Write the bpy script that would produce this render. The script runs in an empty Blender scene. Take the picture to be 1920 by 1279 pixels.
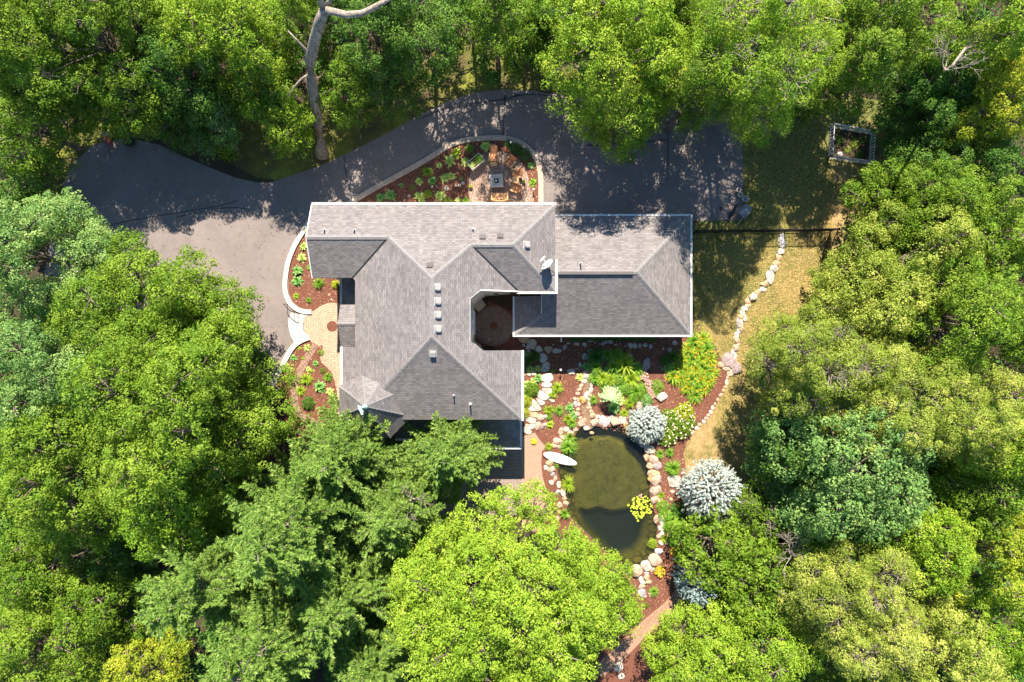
import bpy, bmesh, math, random
import numpy as np
from mathutils import Vector, Matrix
from mathutils.geometry import tessellate_polygon

S = bpy.context.scene
C = S.collection
R = math.radians
# ---------------------------------------------------------------- camera, sky, sun
H = 47.4
cd = bpy.data.cameras.new("camera"); cam = bpy.data.objects.new("camera", cd); C.objects.link(cam)
cd.sensor_width = 36; cd.lens = 24; cd.clip_start = 0.5; cd.clip_end = 500
cam.location = (0, 0, H); cam.rotation_euler = (0, 0, 0)
S.camera = cam
SUN_EL = 49.5
w = bpy.data.worlds.new("World"); S.world = w; w.use_nodes = True
nt = w.node_tree; nt.nodes.clear()
sky = nt.nodes.new("ShaderNodeTexSky"); sky.sky_type = 'NISHITA'; sky.sun_disc = False
sky.sun_elevation = R(SUN_EL); sky.sun_rotation = 0.0; sky.air_density = 1.0; sky.dust_density = 0.3; sky.ozone_density = 2.5
bg = nt.nodes.new("ShaderNodeBackground"); bg.inputs[1].default_value = 0.08
ow = nt.nodes.new("ShaderNodeOutputWorld")
tint = nt.nodes.new("ShaderNodeMix"); tint.data_type = 'RGBA'; tint.blend_type = 'MULTIPLY'; tint.inputs[0].default_value = 1; tint.inputs[7].default_value = (.82, 1.0, 1.08, 1)
nt.links.new(sky.outputs[0], tint.inputs[6]); nt.links.new(tint.outputs[2], bg.inputs[0]); nt.links.new(bg.outputs[0], ow.inputs[0])
sl = bpy.data.lights.new("sun", 'SUN'); sl.energy = 4.9; sl.angle = R(0.5); sl.color = (1.0, 0.9, 0.77)
so = bpy.data.objects.new("sun", sl); C.objects.link(so)
so.rotation_euler = Vector((0.02, -math.cos(R(SUN_EL)), -math.sin(R(SUN_EL)))).to_track_quat('-Z', 'Y').to_euler()
S.view_settings.view_transform = 'Standard'; S.view_settings.look = 'None'
S.view_settings.gamma = 1; S.view_settings.exposure = 1.5
S.cycles.max_bounces = 6; S.cycles.diffuse_bounces = 3; S.cycles.transparent_max_bounces = 6
S.cycles.transmission_bounces = 3

# ---------------------------------------------------------------- helpers
def W(px, py, z=0.0):
    """ground-plan position of something seen at this spot of the photograph and standing z metres up"""
    k = (H - z) / 1280.0
    return ((px - 960) * k, (639.5 - py) * k, z)
def W2(px, py, z=0.0): return W(px, py, z)[:2]
M1 = (H / 1280.0)          # metres per pixel on the ground

labels_used = {}
def tag(o, label=None, cat=None, group=None, kind=None):
    if label:
        o['label'] = label
        labels_used.setdefault(label, []).append(o.name)
    if cat: o['category'] = cat
    if group: o['group'] = group
    if kind: o['kind'] = kind
    return o
def link(name, me, mat=None, parent=None, smooth=False):
    o = bpy.data.objects.new(name, me); C.objects.link(o)
    if mat is not None and not me.materials: me.materials.append(mat)
    if parent is not None: o.parent = parent
    if smooth: me.shade_smooth()
    return o
def empty(name, loc, rz=0.0):
    o = bpy.data.objects.new(name, None); C.objects.link(o); o.location = loc
    o.rotation_euler = (0, 0, rz); o.empty_display_size = .2
    return o
def children(o): return [c for c in bpy.data.objects if c.parent == o]
def copy_tree(o, kids, loc, rz=0.0, sc=(1, 1, 1), rx=0, ry=0):
    c = o.copy(); C.objects.link(c); c.location = loc; c.rotation_euler = (rx, ry, rz); c.scale = sc
    for k in ('label', 'group', 'category'):
        if k in c: del c[k]
    for ch in kids:
        d = ch.copy(); C.objects.link(d); d.parent = c
    return c

class MB:
    """collects geometry; build() links it as ONE mesh object"""
    def __init__(s): s.v = []; s.f = []; s.uv = {}
    def add(s, vs, fs):
        n = len(s.v); s.v += [tuple(v) for v in vs]; s.f += [tuple(i + n for i in f) for f in fs]
    def box(s, x0, y0, z0, x1, y1, z1, M=None):
        vs = [Vector(p) for p in ((x0,y0,z0),(x1,y0,z0),(x1,y1,z0),(x0,y1,z0),(x0,y0,z1),(x1,y0,z1),(x1,y1,z1),(x0,y1,z1))]
        if M: vs = [M @ v for v in vs]
        s.add(vs, [(0,3,2,1),(4,5,6,7),(0,1,5,4),(1,2,6,5),(2,3,7,6),(3,0,4,7)])
    def bar(s, a, b, w, h):
        a = Vector(a); b = Vector(b); d = (b - a); L = d.length; d.normalize()
        up = Vector((0,0,1)) if abs(d.z) < .95 else Vector((1,0,0))
        r = d.cross(up).normalized(); u = r.cross(d)
        vs = []
        for p in (a, b):
            for sx, sz in ((-1,-1),(1,-1),(1,1),(-1,1)):
                vs.append(p + r * sx * w / 2 + u * sz * h / 2)
        s.add(vs, [(3,2,1,0),(4,5,6,7),(0,1,5,4),(1,2,6,5),(2,3,7,6),(3,0,4,7)])
    def tube(s, pts, rad, n=8, cap=True):
        pts = [Vector(p) for p in pts]; base = len(s.v)
        for i, p in enumerate(pts):
            d = (pts[min(i+1, len(pts)-1)] - pts[max(i-1, 0)]).normalized()
            up = Vector((0,0,1)) if abs(d.z) < .9 else Vector((1,0,0))
            r = d.cross(up).normalized(); u = r.cross(d)
            rr = rad[i] if hasattr(rad, '__len__') else rad
            for k in range(n):
                a = 2 * math.pi * k / n
                s.v.append(tuple(p + (r * math.cos(a) + u * math.sin(a)) * rr))
        for i in range(len(pts) - 1):
            for k in range(n):
                a = base + i*n + k; b = base + i*n + (k+1) % n
                s.f.append((a, b, b + n, a + n))
        if cap:
            s.f.append(tuple(base + k for k in range(n))[::-1])
            s.f.append(tuple(base + (len(pts)-1)*n + k for k in range(n)))
    def lathe(s, prof, n=16, M=None, loc=(0,0,0)):
        base = len(s.v)
        for r, z in prof:
            for k in range(n):
                a = 2*math.pi*k/n
                v = Vector((r*math.cos(a)+loc[0], r*math.sin(a)+loc[1], z+loc[2]))
                s.v.append(tuple(M @ v if M else v))
        for i in range(len(prof)-1):
            for k in range(n):
                a = base+i*n+k; b = base+i*n+(k+1)%n
                s.f.append((a, b, b+n, a+n))
        s.f.append(tuple(base+k for k in range(n))[::-1])
        s.f.append(tuple(base+(len(prof)-1)*n+k for k in range(n)))
    def prism(s, poly, z0, z1, M=None):
        n = len(poly)
        area = sum(poly[i][0]*poly[(i+1)%n][1]-poly[(i+1)%n][0]*poly[i][1] for i in range(n))
        if area < 0: poly = poly[::-1]
        vs = [Vector((x,y,z0)) for x,y in poly] + [Vector((x,y,z1)) for x,y in poly]
        if M: vs = [M @ v for v in vs]
        s.add(vs, [tuple(range(n))[::-1], tuple(range(n,2*n))] + [(i,(i+1)%n,(i+1)%n+n,i+n) for i in range(n)])
    def mesh(s, name):
        me = bpy.data.meshes.new(name); me.from_pydata(s.v, [], s.f); me.update(); return me
    def build(s, name, mat, parent=None, smooth=False):
        return link(name, s.mesh(name), mat, parent, smooth)

def npmesh(name, V, F, attr=None):
    """V (n,3) float, F (m,4) int quads, attr per-vertex float"""
    me = bpy.data.meshes.new(name)
    n, m = len(V), len(F)
    me.vertices.add(n); me.vertices.foreach_set('co', np.asarray(V, np.float32).ravel())
    me.loops.add(m*4); me.loops.foreach_set('vertex_index', np.asarray(F, np.int32).ravel())
    me.polygons.add(m); me.polygons.foreach_set('loop_start', np.arange(0, m*4, 4, dtype=np.int32))
    me.update(calc_edges=True)
    if attr is not None:
        a = me.attributes.new('v', 'FLOAT', 'POINT'); a.data.foreach_set('value', np.asarray(attr, np.float32))
    return me

def chaikin(pts, n=2, closed=True):
    for _ in range(n):
        out = []
        L = len(pts)
        for i in range(L if closed else L-1):
            a = pts[i]; b = pts[(i+1) % L]
            out.append((a[0]*.75+b[0]*.25, a[1]*.75+b[1]*.25)); out.append((a[0]*.25+b[0]*.75, a[1]*.25+b[1]*.75))
        if not closed: out = [pts[0]] + out + [pts[-1]]
        pts = out
    return pts
def sheet(name, outline, z, mat, holes=(), kind='structure'):
    loops = [[Vector((x, y, 0)) for x, y in outline]] + [[Vector((x, y, 0)) for x, y in h] for h in holes]
    tris = tessellate_polygon(loops)
    flat = [v for l in loops for v in l]
    vs = [(v.x, v.y, z) for v in flat]
    fs = []
    for t in tris:
        a, b, c = (flat[i] for i in t)
        cr = (b.x-a.x)*(c.y-a.y)-(b.y-a.y)*(c.x-a.x)
        if abs(cr) < 1e-9: continue
        fs.append(tuple(t) if cr > 0 else tuple(t)[::-1])
    me = bpy.data.meshes.new(name); me.from_pydata(vs, [], fs); me.update()
    return tag(link(name, me, mat), kind=kind)
def pxpoly(pts, smooth=0, z=0): return chaikin([W2(x, y, z) for x, y in pts], smooth) if smooth else [W2(x, y, z) for x, y in pts]
def offset_line(pts, d):
    out = []
    for i, p in enumerate(pts):
        a = Vector(pts[max(i-1,0)]); b = Vector(pts[min(i+1,len(pts)-1)])
        t = (b-a).normalized(); n = Vector((-t.y, t.x))
        out.append((p[0]+n.x*d, p[1]+n.y*d))
    return out
def band(name, px_pts, width, z0, z1, mat, kind='structure', smooth=2, wx=False):
    pts = chaikin([W2(*p) for p in px_pts], smooth, closed=False)
    L = offset_line(pts, width/2); Rr = offset_line(pts, -width/2)
    mb = MB()
    n = len(pts)
    vs = [(x,y,z0) for x,y in L]+[(x,y,z0) for x,y in Rr]+[(x,y,z1) for x,y in L]+[(x,y,z1) for x,y in Rr]
    fs = []
    for i in range(n-1):
        fs.append((3*n+i, 3*n+i+1, 2*n+i+1, 2*n+i))
        if z1 - z0 > .01:
            fs.append((2*n+i, 2*n+i+1, i+1, i)); fs.append((n+i, n+i+1, 3*n+i+1, 3*n+i))
    if z1 - z0 > .01:
        fs.append((0, n, 3*n, 2*n)); fs.append((n-1, 3*n-1, 4*n-1, 2*n+n-1)[::-1])
    else:
        vs = vs[2*n:]; fs = [tuple(i-2*n for i in f) for f in fs]
    mb.add(vs, fs)
    return tag(mb.build(name, mat), kind=kind)

# ---------------------------------------------------------------- materials
LEAFGAIN = 1.36
class NB:
    def __init__(s, name, rough=.8, spec=.3):
        s.m = bpy.data.materials.new(name); s.m.use_nodes = True; s.t = s.m.node_tree
        s.p = s.t.nodes["Principled BSDF"]; s.p.inputs['Roughness'].default_value = rough
        s.p.inputs['Specular IOR Level'].default_value = spec
    def n(s, ty, **k):
        x = s.t.nodes.new(ty)
        for a, b in k.items(): setattr(x, a, b)
        return x
    def l(s, a, b): s.t.links.new(a, b)
    def coord(s, kind='Object'): return s.n("ShaderNodeTexCoord").outputs[kind]
    def noise(s, vec, scale, detail=4, rough=.6, dist=0):
        x = s.n("ShaderNodeTexNoise"); x.inputs['Scale'].default_value = scale; x.inputs['Detail'].default_value = detail
        x.inputs['Roughness'].default_value = rough; x.inputs['Distortion'].default_value = dist
        if vec: s.l(vec, x.inputs['Vector'])
        return x.outputs['Fac']
    def ramp(s, fac, stops, interp='LINEAR'):
        x = s.n("ShaderNodeValToRGB"); cr = x.color_ramp; cr.interpolation = interp
        while len(cr.elements) < len(stops): cr.elements.new(.5)
        for e, (p, c) in zip(cr.elements, stops): e.position = p; e.color = (*c, 1) if len(c) == 3 else c
        s.l(fac, x.inputs[0]); return x.outputs[0]
    def mix(s, fac, a, b, mode='MIX'):
        x = s.n("ShaderNodeMix", data_type='RGBA', blend_type=mode)
        for v, i in ((fac, 0), (a, 6), (b, 7)):
            if hasattr(v, 'links'): s.l(v, x.inputs[i])
            elif isinstance(v, (int, float)): x.inputs[i].default_value = v
            else: x.inputs[i].default_value = (*v, 1)
        return x.outputs[2]
    def math(s, op, a, b=None):
        x = s.n("ShaderNodeMath", operation=op)
        for i, v in enumerate((a, b)):
            if v is None: continue
            if hasattr(v, 'links'): s.l(v, x.inputs[i])
            else: x.inputs[i].default_value = v
        return x.outputs[0]
    def bump(s, h, strength=.4, dist=.02):
        x = s.n("ShaderNodeBump"); x.inputs['Strength'].default_value = strength; x.inputs['Distance'].default_value = dist
        s.l(h, x.inputs['Height']); s.l(x.outputs[0], s.p.inputs['Normal'])
    def col(s, c):
        if hasattr(c, 'links'): s.l(c, s.p.inputs['Base Color'])
        else: s.p.inputs['Base Color'].default_value = (*c, 1)
        return s.m

def simple(name, c, rough=.7, var=.15, scale=6, metal=0, spec=.3):
    b = NB(name, rough, spec); b.p.inputs['Metallic'].default_value = metal
    f = b.noise(b.coord(), scale, 5)
    lo = tuple(x*(1-var) for x in c); hi = tuple(min(1, x*(1+var)) for x in c)
    return b.col(b.ramp(f, [(.3, lo), (.7, hi)]))

def m_ground():
    b = NB("forest_floor", .95); co = b.coord()
    f = b.noise(co, .8, 6, .7); g = b.noise(co, 14, 4, .8)
    c = b.ramp(f, [(.3, (.028,.022,.014)), (.55, (.045,.034,.02)), (.75, (.05,.055,.018))])
    c = b.mix(b.ramp(g, [(.35,(.0,)*3),(.7,(.7,)*3)]), c, (.09,.06,.035)); b.bump(g, .8, .06); return b.col(c)
def m_lawn():
    b = NB("lawn_grass", .9); co = b.coord()
    f = b.noise(co, .42, 5, .65, .6); g = b.noise(co, 9, 6, .8); h = b.noise(co, 2.2, 5, .7)
    c = b.ramp(f, [(.36, (.075,.09,.018)), (.47, (.15,.13,.04)), (.6, (.33,.215,.09))])
    c = b.mix(b.ramp(h, [(.42,(0,)*3),(.62,(.6,)*3)]), c, (.4,.27,.13))
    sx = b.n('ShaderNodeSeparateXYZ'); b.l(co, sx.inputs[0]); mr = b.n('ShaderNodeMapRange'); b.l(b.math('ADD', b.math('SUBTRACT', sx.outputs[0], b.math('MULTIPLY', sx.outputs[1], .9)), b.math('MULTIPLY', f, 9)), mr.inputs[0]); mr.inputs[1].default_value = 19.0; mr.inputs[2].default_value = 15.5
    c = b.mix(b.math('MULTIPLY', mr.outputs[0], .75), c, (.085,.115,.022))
    c = b.mix(.7, c, b.ramp(g, [(.3,(.18,.17,.1)),(.5,(.5,.5,.5)),(.72,(.95,.9,.75))]), 'OVERLAY')
    b.bump(g, 1.0, .05); return b.col(c)
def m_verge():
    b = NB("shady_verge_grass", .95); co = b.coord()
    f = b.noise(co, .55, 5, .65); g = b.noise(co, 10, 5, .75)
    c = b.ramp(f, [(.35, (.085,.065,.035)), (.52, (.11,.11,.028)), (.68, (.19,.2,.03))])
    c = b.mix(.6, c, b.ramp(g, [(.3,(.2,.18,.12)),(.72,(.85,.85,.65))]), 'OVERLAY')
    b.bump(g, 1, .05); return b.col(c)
def m_asphalt():
    b = NB("asphalt", .85, .25); co = b.coord()
    f = b.noise(co, .22, 5, .6, .4); g = b.noise(co, 45, 3, .8); h = b.noise(co, 2.5, 5, .7)
    c = b.ramp(f, [(.3, (.152,.131,.122)), (.5, (.184,.156,.144)), (.72, (.21,.176,.162))])
    c = b.mix(.35, c, b.ramp(h, [(.3,(.4,.4,.42)),(.7,(.6,.58,.56))]), 'OVERLAY')
    c = b.mix(.3, c, b.ramp(g, [(.3,(.3,.3,.3)),(.7,(.72,.72,.72))]), 'OVERLAY')
    s1 = b.noise(co, .7, 6, .75, 1.2); c = b.mix(b.ramp(s1, [(.6,(0,)*3),(.68,(.35,)*3)]), c, (.085,.075,.07))
    s2 = b.noise(co, 5, 3, .5, .3); c = b.mix(b.ramp(s2, [(.7,(0,)*3),(.76,(.6,)*3)]), c, (.07,.06,.058))
    b.bump(g, .3, .01); return b.col(c)
def m_mulch():
    b = NB("red_bark_mulch", .95, .1); co = b.coord()
    g = b.noise(co, 16, 6, .85, .5); f = b.noise(co, .9, 4, .6)
    c = b.ramp(g, [(.3, (.05,.022,.015)), (.5, (.155,.064,.041)), (.7, (.3,.14,.095))])
    c = b.mix(.35, c, b.ramp(f, [(.3,(.35,.35,.35)),(.7,(.62,.6,.6))]), 'OVERLAY')
    b.bump(g, 1, .05); return b.col(c)
def m_pavers(name, c1, c2, mortar, centre=None, bw=.2, bh=.1):
    b = NB(name, .85, .2); co = b.coord()
    sx = b.n("ShaderNodeSeparateXYZ"); b.l(co, sx.inputs[0])
    cx = b.n("ShaderNodeCombineXYZ")
    if centre:
        dx = b.math('SUBTRACT', sx.outputs[0], centre[0]); dy = b.math('SUBTRACT', sx.outputs[1], centre[1])
        r = b.math('SQRT', b.math('ADD', b.math('MULTIPLY', dx, dx), b.math('MULTIPLY', dy, dy)))
        an = b.math('ARCTAN2', dy, dx)
        b.l(b.math('MULTIPLY', an, 1.6), cx.inputs[0]); b.l(r, cx.inputs[1])
    else:
        b.l(sx.outputs[0], cx.inputs[0]); b.l(sx.outputs[1], cx.inputs[1])
    t = b.n("ShaderNodeTexBrick"); b.l(cx.outputs[0], t.inputs['Vector'])
    t.inputs['Color1'].default_value = (*c1, 1); t.inputs['Color2'].default_value = (*c2, 1); t.inputs['Mortar'].default_value = (*mortar, 1)
    t.inputs['Scale'].default_value = 1; t.inputs['Brick Width'].default_value = bw; t.inputs['Row Height'].default_value = bh
    t.inputs['Mortar Size'].default_value = .014; t.inputs['Mortar Smooth'].default_value = .2
    g = b.noise(co, 12, 5, .7)
    c = b.mix(.45, t.outputs[0], b.ramp(g, [(.3,(.3,.3,.3)),(.7,(.68,.66,.64))]), 'OVERLAY')
    b.bump(t.outputs['Fac'], -.4, .01); return b.col(c)
def m_shingle():
    b = NB("roof_shingles", .9, .15); uv = b.coord('UV'); co = b.coord()
    t = b.n("ShaderNodeTexBrick"); b.l(uv, t.inputs['Vector'])
    t.inputs['Color1'].default_value = (.162,.152,.149,1); t.inputs['Color2'].default_value = (.196,.184,.18,1); t.inputs['Mortar'].default_value = (.098,.091,.09,1)
    t.inputs['Scale'].default_value = 1; t.inputs['Brick Width'].default_value = .3; t.inputs['Row Height'].default_value = .127
    t.inputs['Mortar Size'].default_value = .011; t.inputs['Mortar Smooth'].default_value = .4; t.inputs['Bias'].default_value = 0
    # per-tab variation from a stretched noise
    mp = b.n("ShaderNodeMapping"); mp.inputs['Scale'].default_value = (4.2, 7.87, 1); b.l(uv, mp.inputs[0])
    v = b.n("ShaderNodeTexWhiteNoise", noise_dimensions='2D')
    fl = b.n("ShaderNodeVectorMath", operation='FLOOR'); b.l(mp.outputs[0], fl.inputs[0]); b.l(fl.outputs[0], v.inputs['Vector'])
    c = b.mix(.38, t.outputs[0], b.ramp(v.outputs['Value'], [(0,(.3,.29,.3)),(.5,(.5,.5,.5)),(1,(.74,.72,.7))]), 'OVERLAY')
    f = b.noise(co, .6, 5, .7, .5)
    c = b.mix(.5, c, b.ramp(f, [(.3,(.4,.38,.39)),(.7,(.6,.59,.58))]), 'OVERLAY')
    # darker weather streaks running down the slope
    mp2 = b.n("ShaderNodeMapping"); mp2.inputs['Scale'].default_value = (2.2, .35, 1); b.l(uv, mp2.inputs[0])
    st = b.noise(mp2.outputs[0], 1, 5, .7)
    c = b.mix(.2, c, b.ramp(st, [(.3,(.38,.36,.37)),(.7,(.62,.61,.6))]), 'OVERLAY')
    b.bump(b.math('ADD', t.outputs['Fac'], v.outputs['Value']), -.5, .012); return b.col(c)
def m_leaf(name, c0, c1, c2, trans=.3, rough=.6):
    c0, c1, c2 = ([min(.8, x*LEAFGAIN) for x in c] for c in (c0, c1, c2))
    """c0..c2 colours of single leaves, darkest to palest"""
    b = NB(name, rough, .2)
    a = b.n("ShaderNodeAttribute", attribute_name='v')
    c = b.ramp(a.outputs['Fac'], [(0, c0), (.5, c1), (1, c2)])
    b.col(c)
    tr = b.n("ShaderNodeBsdfTranslucent")
    hue = b.mix(1.0, c, (1.25, 1.2, .55), 'MULTIPLY'); b.l(hue, tr.inputs[0])
    mx = b.n("ShaderNodeMixShader"); mx.inputs[0].default_value = trans
    out = b.t.nodes["Material Output"]
    b.l(b.p.outputs[0], mx.inputs[1]); b.l(tr.outputs[0], mx.inputs[2]); b.l(mx.outputs[0], out.inputs[0])
    return b.m
def m_bark(name, c=(.17,.135,.105)):
    b = NB(name, .95, .1); co = b.coord()
    mp = b.n("ShaderNodeMapping"); mp.inputs['Scale'].default_value = (9, 9, 1.6); b.l(co, mp.inputs[0])
    f = b.noise(mp.outputs[0], 1, 6, .75, .8)
    c2 = b.ramp(f, [(.34, tuple(x*.3 for x in c)), (.52, c), (.68, tuple(x*1.9 for x in c))]); b.bump(f, .8, .05)
    return b.col(c2)
def m_stone(name, c, c2):
    b = NB(name, .85, .25); co = b.coord()
    oi = b.n("ShaderNodeObjectInfo")
    va = b.n("ShaderNodeVectorMath", operation='ADD'); b.l(co, va.inputs[0])
    sc = b.n("ShaderNodeVectorMath", operation='SCALE'); sc.inputs['Scale'].default_value = 40; cmb = b.n("ShaderNodeCombineXYZ")
    b.l(oi.outputs['Random'], cmb.inputs[0]); b.l(cmb.outputs[0], sc.inputs[0]); b.l(sc.outputs[0], va.inputs[1])
    f = b.noise(va.outputs[0], 2.6, 6, .7, .6); g = b.noise(va.outputs[0], 14, 4, .7)
    k = b.ramp(f, [(.36, c2), (.5, c), (.66, tuple(min(.85, x*1.2) for x in c))])
    k = b.mix(.6, k, b.ramp(g, [(.3,(.3,.3,.28)),(.7,(.65,.64,.62))]), 'OVERLAY')
    b.bump(f, .6, .06); return b.col(k)
def m_water():
    b = NB("pond_water", .05, .5); co = b.coord()
    cx, cy = W2(1128, 815)
    mp = b.n("ShaderNodeMapping"); mp.inputs['Location'].default_value = (-cx, -cy, 0); b.l(co, mp.inputs[0])
    wv = b.n("ShaderNodeTexWave", wave_type='RINGS', rings_direction='SPHERICAL'); b.l(mp.outputs[0], wv.inputs['Vector'])
    wv.inputs['Scale'].default_value = 2.1; wv.inputs['Distortion'].default_value = 5; wv.inputs['Detail'].default_value = 2; wv.inputs['Detail Scale'].default_value = 1.3
    nz = b.noise(co, 5.5, 3, .6)
    h = b.math('ADD', b.math('MULTIPLY', wv.outputs['Fac'], 1.0), b.math('MULTIPLY', nz, .5))
    bp = b.n("ShaderNodeBump"); bp.inputs['Strength'].default_value = .55; bp.inputs['Distance'].default_value = .022; b.l(h, bp.inputs['Height'])
    tr = b.n("ShaderNodeBsdfTransparent"); tr.inputs[0].default_value = (.66,.72,.5,1)
    gl = b.n("ShaderNodeBsdfGlossy"); gl.inputs['Roughness'].default_value = .12; b.l(bp.outputs[0], gl.inputs['Normal'])
    df = b.n("ShaderNodeBsdfDiffuse"); df.inputs[0].default_value = (.05,.06,.045,1); b.l(bp.outputs[0], df.inputs['Normal'])
    fr = b.n("ShaderNodeFresnel"); fr.inputs[0].default_value = 1.4; b.l(bp.outputs[0], fr.inputs['Normal'])
    m0 = b.n("ShaderNodeMixShader"); m0.inputs[0].default_value = .16; b.l(tr.outputs[0], m0.inputs[1]); b.l(df.outputs[0], m0.inputs[2])
    m1 = b.n("ShaderNodeMixShader"); b.l(fr.outputs[0], m1.inputs[0]); b.l(m0.outputs[0], m1.inputs[1]); b.l(gl.outputs[0], m1.inputs[2])
    b.l(m1.outputs[0], b.t.nodes["Material Output"].inputs[0]); return b.m
def m_pondbed():
    b = NB("pond_bed_algae_depth_tint", .9, .1); co = b.coord()
    sx = b.n("ShaderNodeSeparateXYZ"); b.l(co, sx.inputs[0])
    f = b.noise(co, .9, 5, .65, .5); g = b.noise(co, 7, 4, .7)
    c = b.ramp(f, [(.3, (.17,.13,.03)), (.6, (.25,.2,.06)), (.8, (.3,.22,.06))])
    d = b.ramp(b.math('ADD', sx.outputs[2], b.math('MULTIPLY', g, .12)), [(0,(0,)*3),(1,(1,)*3)])
    vo = b.n('ShaderNodeTexVoronoi'); vo.inputs['Scale'].default_value = 1.9; b.l(co, vo.inputs['Vector']); ve = b.n('ShaderNodeTexVoronoi', feature='DISTANCE_TO_EDGE'); ve.inputs['Scale'].default_value = 1.9; b.l(co, ve.inputs['Vector'])
    rk = b.mix(.75, b.ramp(ve.outputs['Distance'], [(.02,(.03,.028,.008)),(.16,(.3,.21,.05))]), b.ramp(b.noise(vo.outputs['Color'], 1, 0), [(.35,(.5,.5,.5)),(.65,(1,1,1))]), 'MULTIPLY')
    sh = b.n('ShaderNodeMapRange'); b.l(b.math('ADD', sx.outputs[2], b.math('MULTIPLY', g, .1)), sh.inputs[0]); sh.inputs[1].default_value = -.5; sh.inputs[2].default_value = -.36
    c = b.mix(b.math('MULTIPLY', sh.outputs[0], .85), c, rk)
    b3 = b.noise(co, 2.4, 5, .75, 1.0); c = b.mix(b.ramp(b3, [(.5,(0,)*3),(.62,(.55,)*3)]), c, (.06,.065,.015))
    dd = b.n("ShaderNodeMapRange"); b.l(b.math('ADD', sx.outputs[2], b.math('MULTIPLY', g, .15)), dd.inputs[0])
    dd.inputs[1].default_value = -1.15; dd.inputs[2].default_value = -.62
    c = b.mix(dd.outputs[0], (.012,.022,.034), c)  # deep parts painted dark blue in place of light lost in the water
    return b.col(c)

MAT = dict(
    cap=simple("ridge_shingle", (.19,.18,.176), .9, .2, 8),
    ground=m_ground(), lawn=m_lawn(), verge=m_verge(), asphalt=m_asphalt(), mulch=m_mulch(), shingle=m_shingle(),
    plaza=m_pavers("tan_pavers_ringed", (.36,.25,.17), (.45,.32,.23), (.23,.155,.105), W2(623,612), .3, .165),
    paver=m_pavers("tan_pavers_path", (.25,.16,.12), (.31,.205,.155), (.13,.08,.06), W2(700,560)),
    firepatio=m_pavers("brown_pavers_ringed", (.27,.19,.15), (.36,.26,.2), (.09,.06,.05), W2(931,345), .3, .15),
    court=m_pavers("dark_pavers_ringed", (.2,.14,.12), (.27,.19,.16), (.06,.04,.035), W2(926,611), .3, .16),
    rearpatio=m_pavers("brown_pavers", (.26,.2,.17), (.35,.27,.23), (.1,.075,.065)),
    concrete=simple("pale_concrete", (.5,.45,.385), .85, .08, 3), kerb=simple("beige_kerb", (.38,.3,.235), .85, .2, 5),
    gravel=simple("tan_aggregate_walk", (.31,.2,.14), .95, .3, 18), dirt=simple("tan_dirt_path", (.31,.18,.12), .95, .25, 9),
    sealant=simple("crack_sealant", (.06,.055,.06), .6, .2), white=simple("white_paint", (.62,.61,.58), .5, .14, 2.5),
    siding=simple("cream_siding", (.5,.47,.42), .7, .08, 2), glass=simple("window_glass", (.06,.09,.12), .08, .2, 1, spec=.8),
    vent=simple("grey_vent_metal", (.3,.29,.28), .5, .1), dark=simple("black_metal", (.02,.02,.022), .5, .2),
    copper=simple("weathered_copper", (.32,.5,.42), .6, .2, 8), soffit=simple("soffit_white", (.6,.58,.55), .7, .05),
    teak=simple("teak_wood", (.42,.185,.08), .6, .28, 14), teaklight=simple("pale_teak_wood", (.62,.36,.17), .6, .22, 14),
    greymetal=simple("grey_metal", (.3,.3,.31), .45, .15), greytop=simple("grey_stone_top", (.38,.35,.33), .6, .15),
    beige=simple("beige_cushion", (.46,.38,.26), .9, .12), red=simple("faded_red_plastic", (.5,.07,.07), .55, .2),
    bark=m_bark("tree_bark"), palebark=m_bark("pale_bark", (.30,.25,.2)), twig=m_bark("grey_twigs", (.27,.23,.185)),
    water=m_water(), pondbed=m_pondbed(),
    picket=simple("pale_picket_paint", (.55,.58,.6), .6, .1), pot=simple("terracotta_pot", (.3,.14,.08), .8, .2),
    orange=simple("orange_petals", (.85,.36,.02), .6, .25, 30), yellow=simple("yellow_petals", (.85,.6,.03), .6, .2, 30),
    pink=simple("pink_petals", (.72,.32,.33), .6, .25, 30), cream=simple("cream_blossom", (.72,.6,.42), .7, .15, 30),
    rubber=simple("black_rubber", (.03,.03,.03), .7, .2),
)
ST = dict(
    pale=m_stone("pale_stone", (.46,.41,.35), (.25,.21,.17)), pink=m_stone("pinkish_stone", (.41,.29,.22), (.22,.15,.11)),
    tan=m_stone("tan_stone", (.42,.29,.18), (.25,.16,.09)), grey=m_stone("grey_stone", (.36,.35,.36), (.2,.19,.2)),
    mauve=m_stone("mauve_grey_stone", (.3,.23,.22), (.21,.16,.16)), ochre=m_stone("ochre_stone", (.45,.26,.09), (.25,.13,.05)),
)
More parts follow.
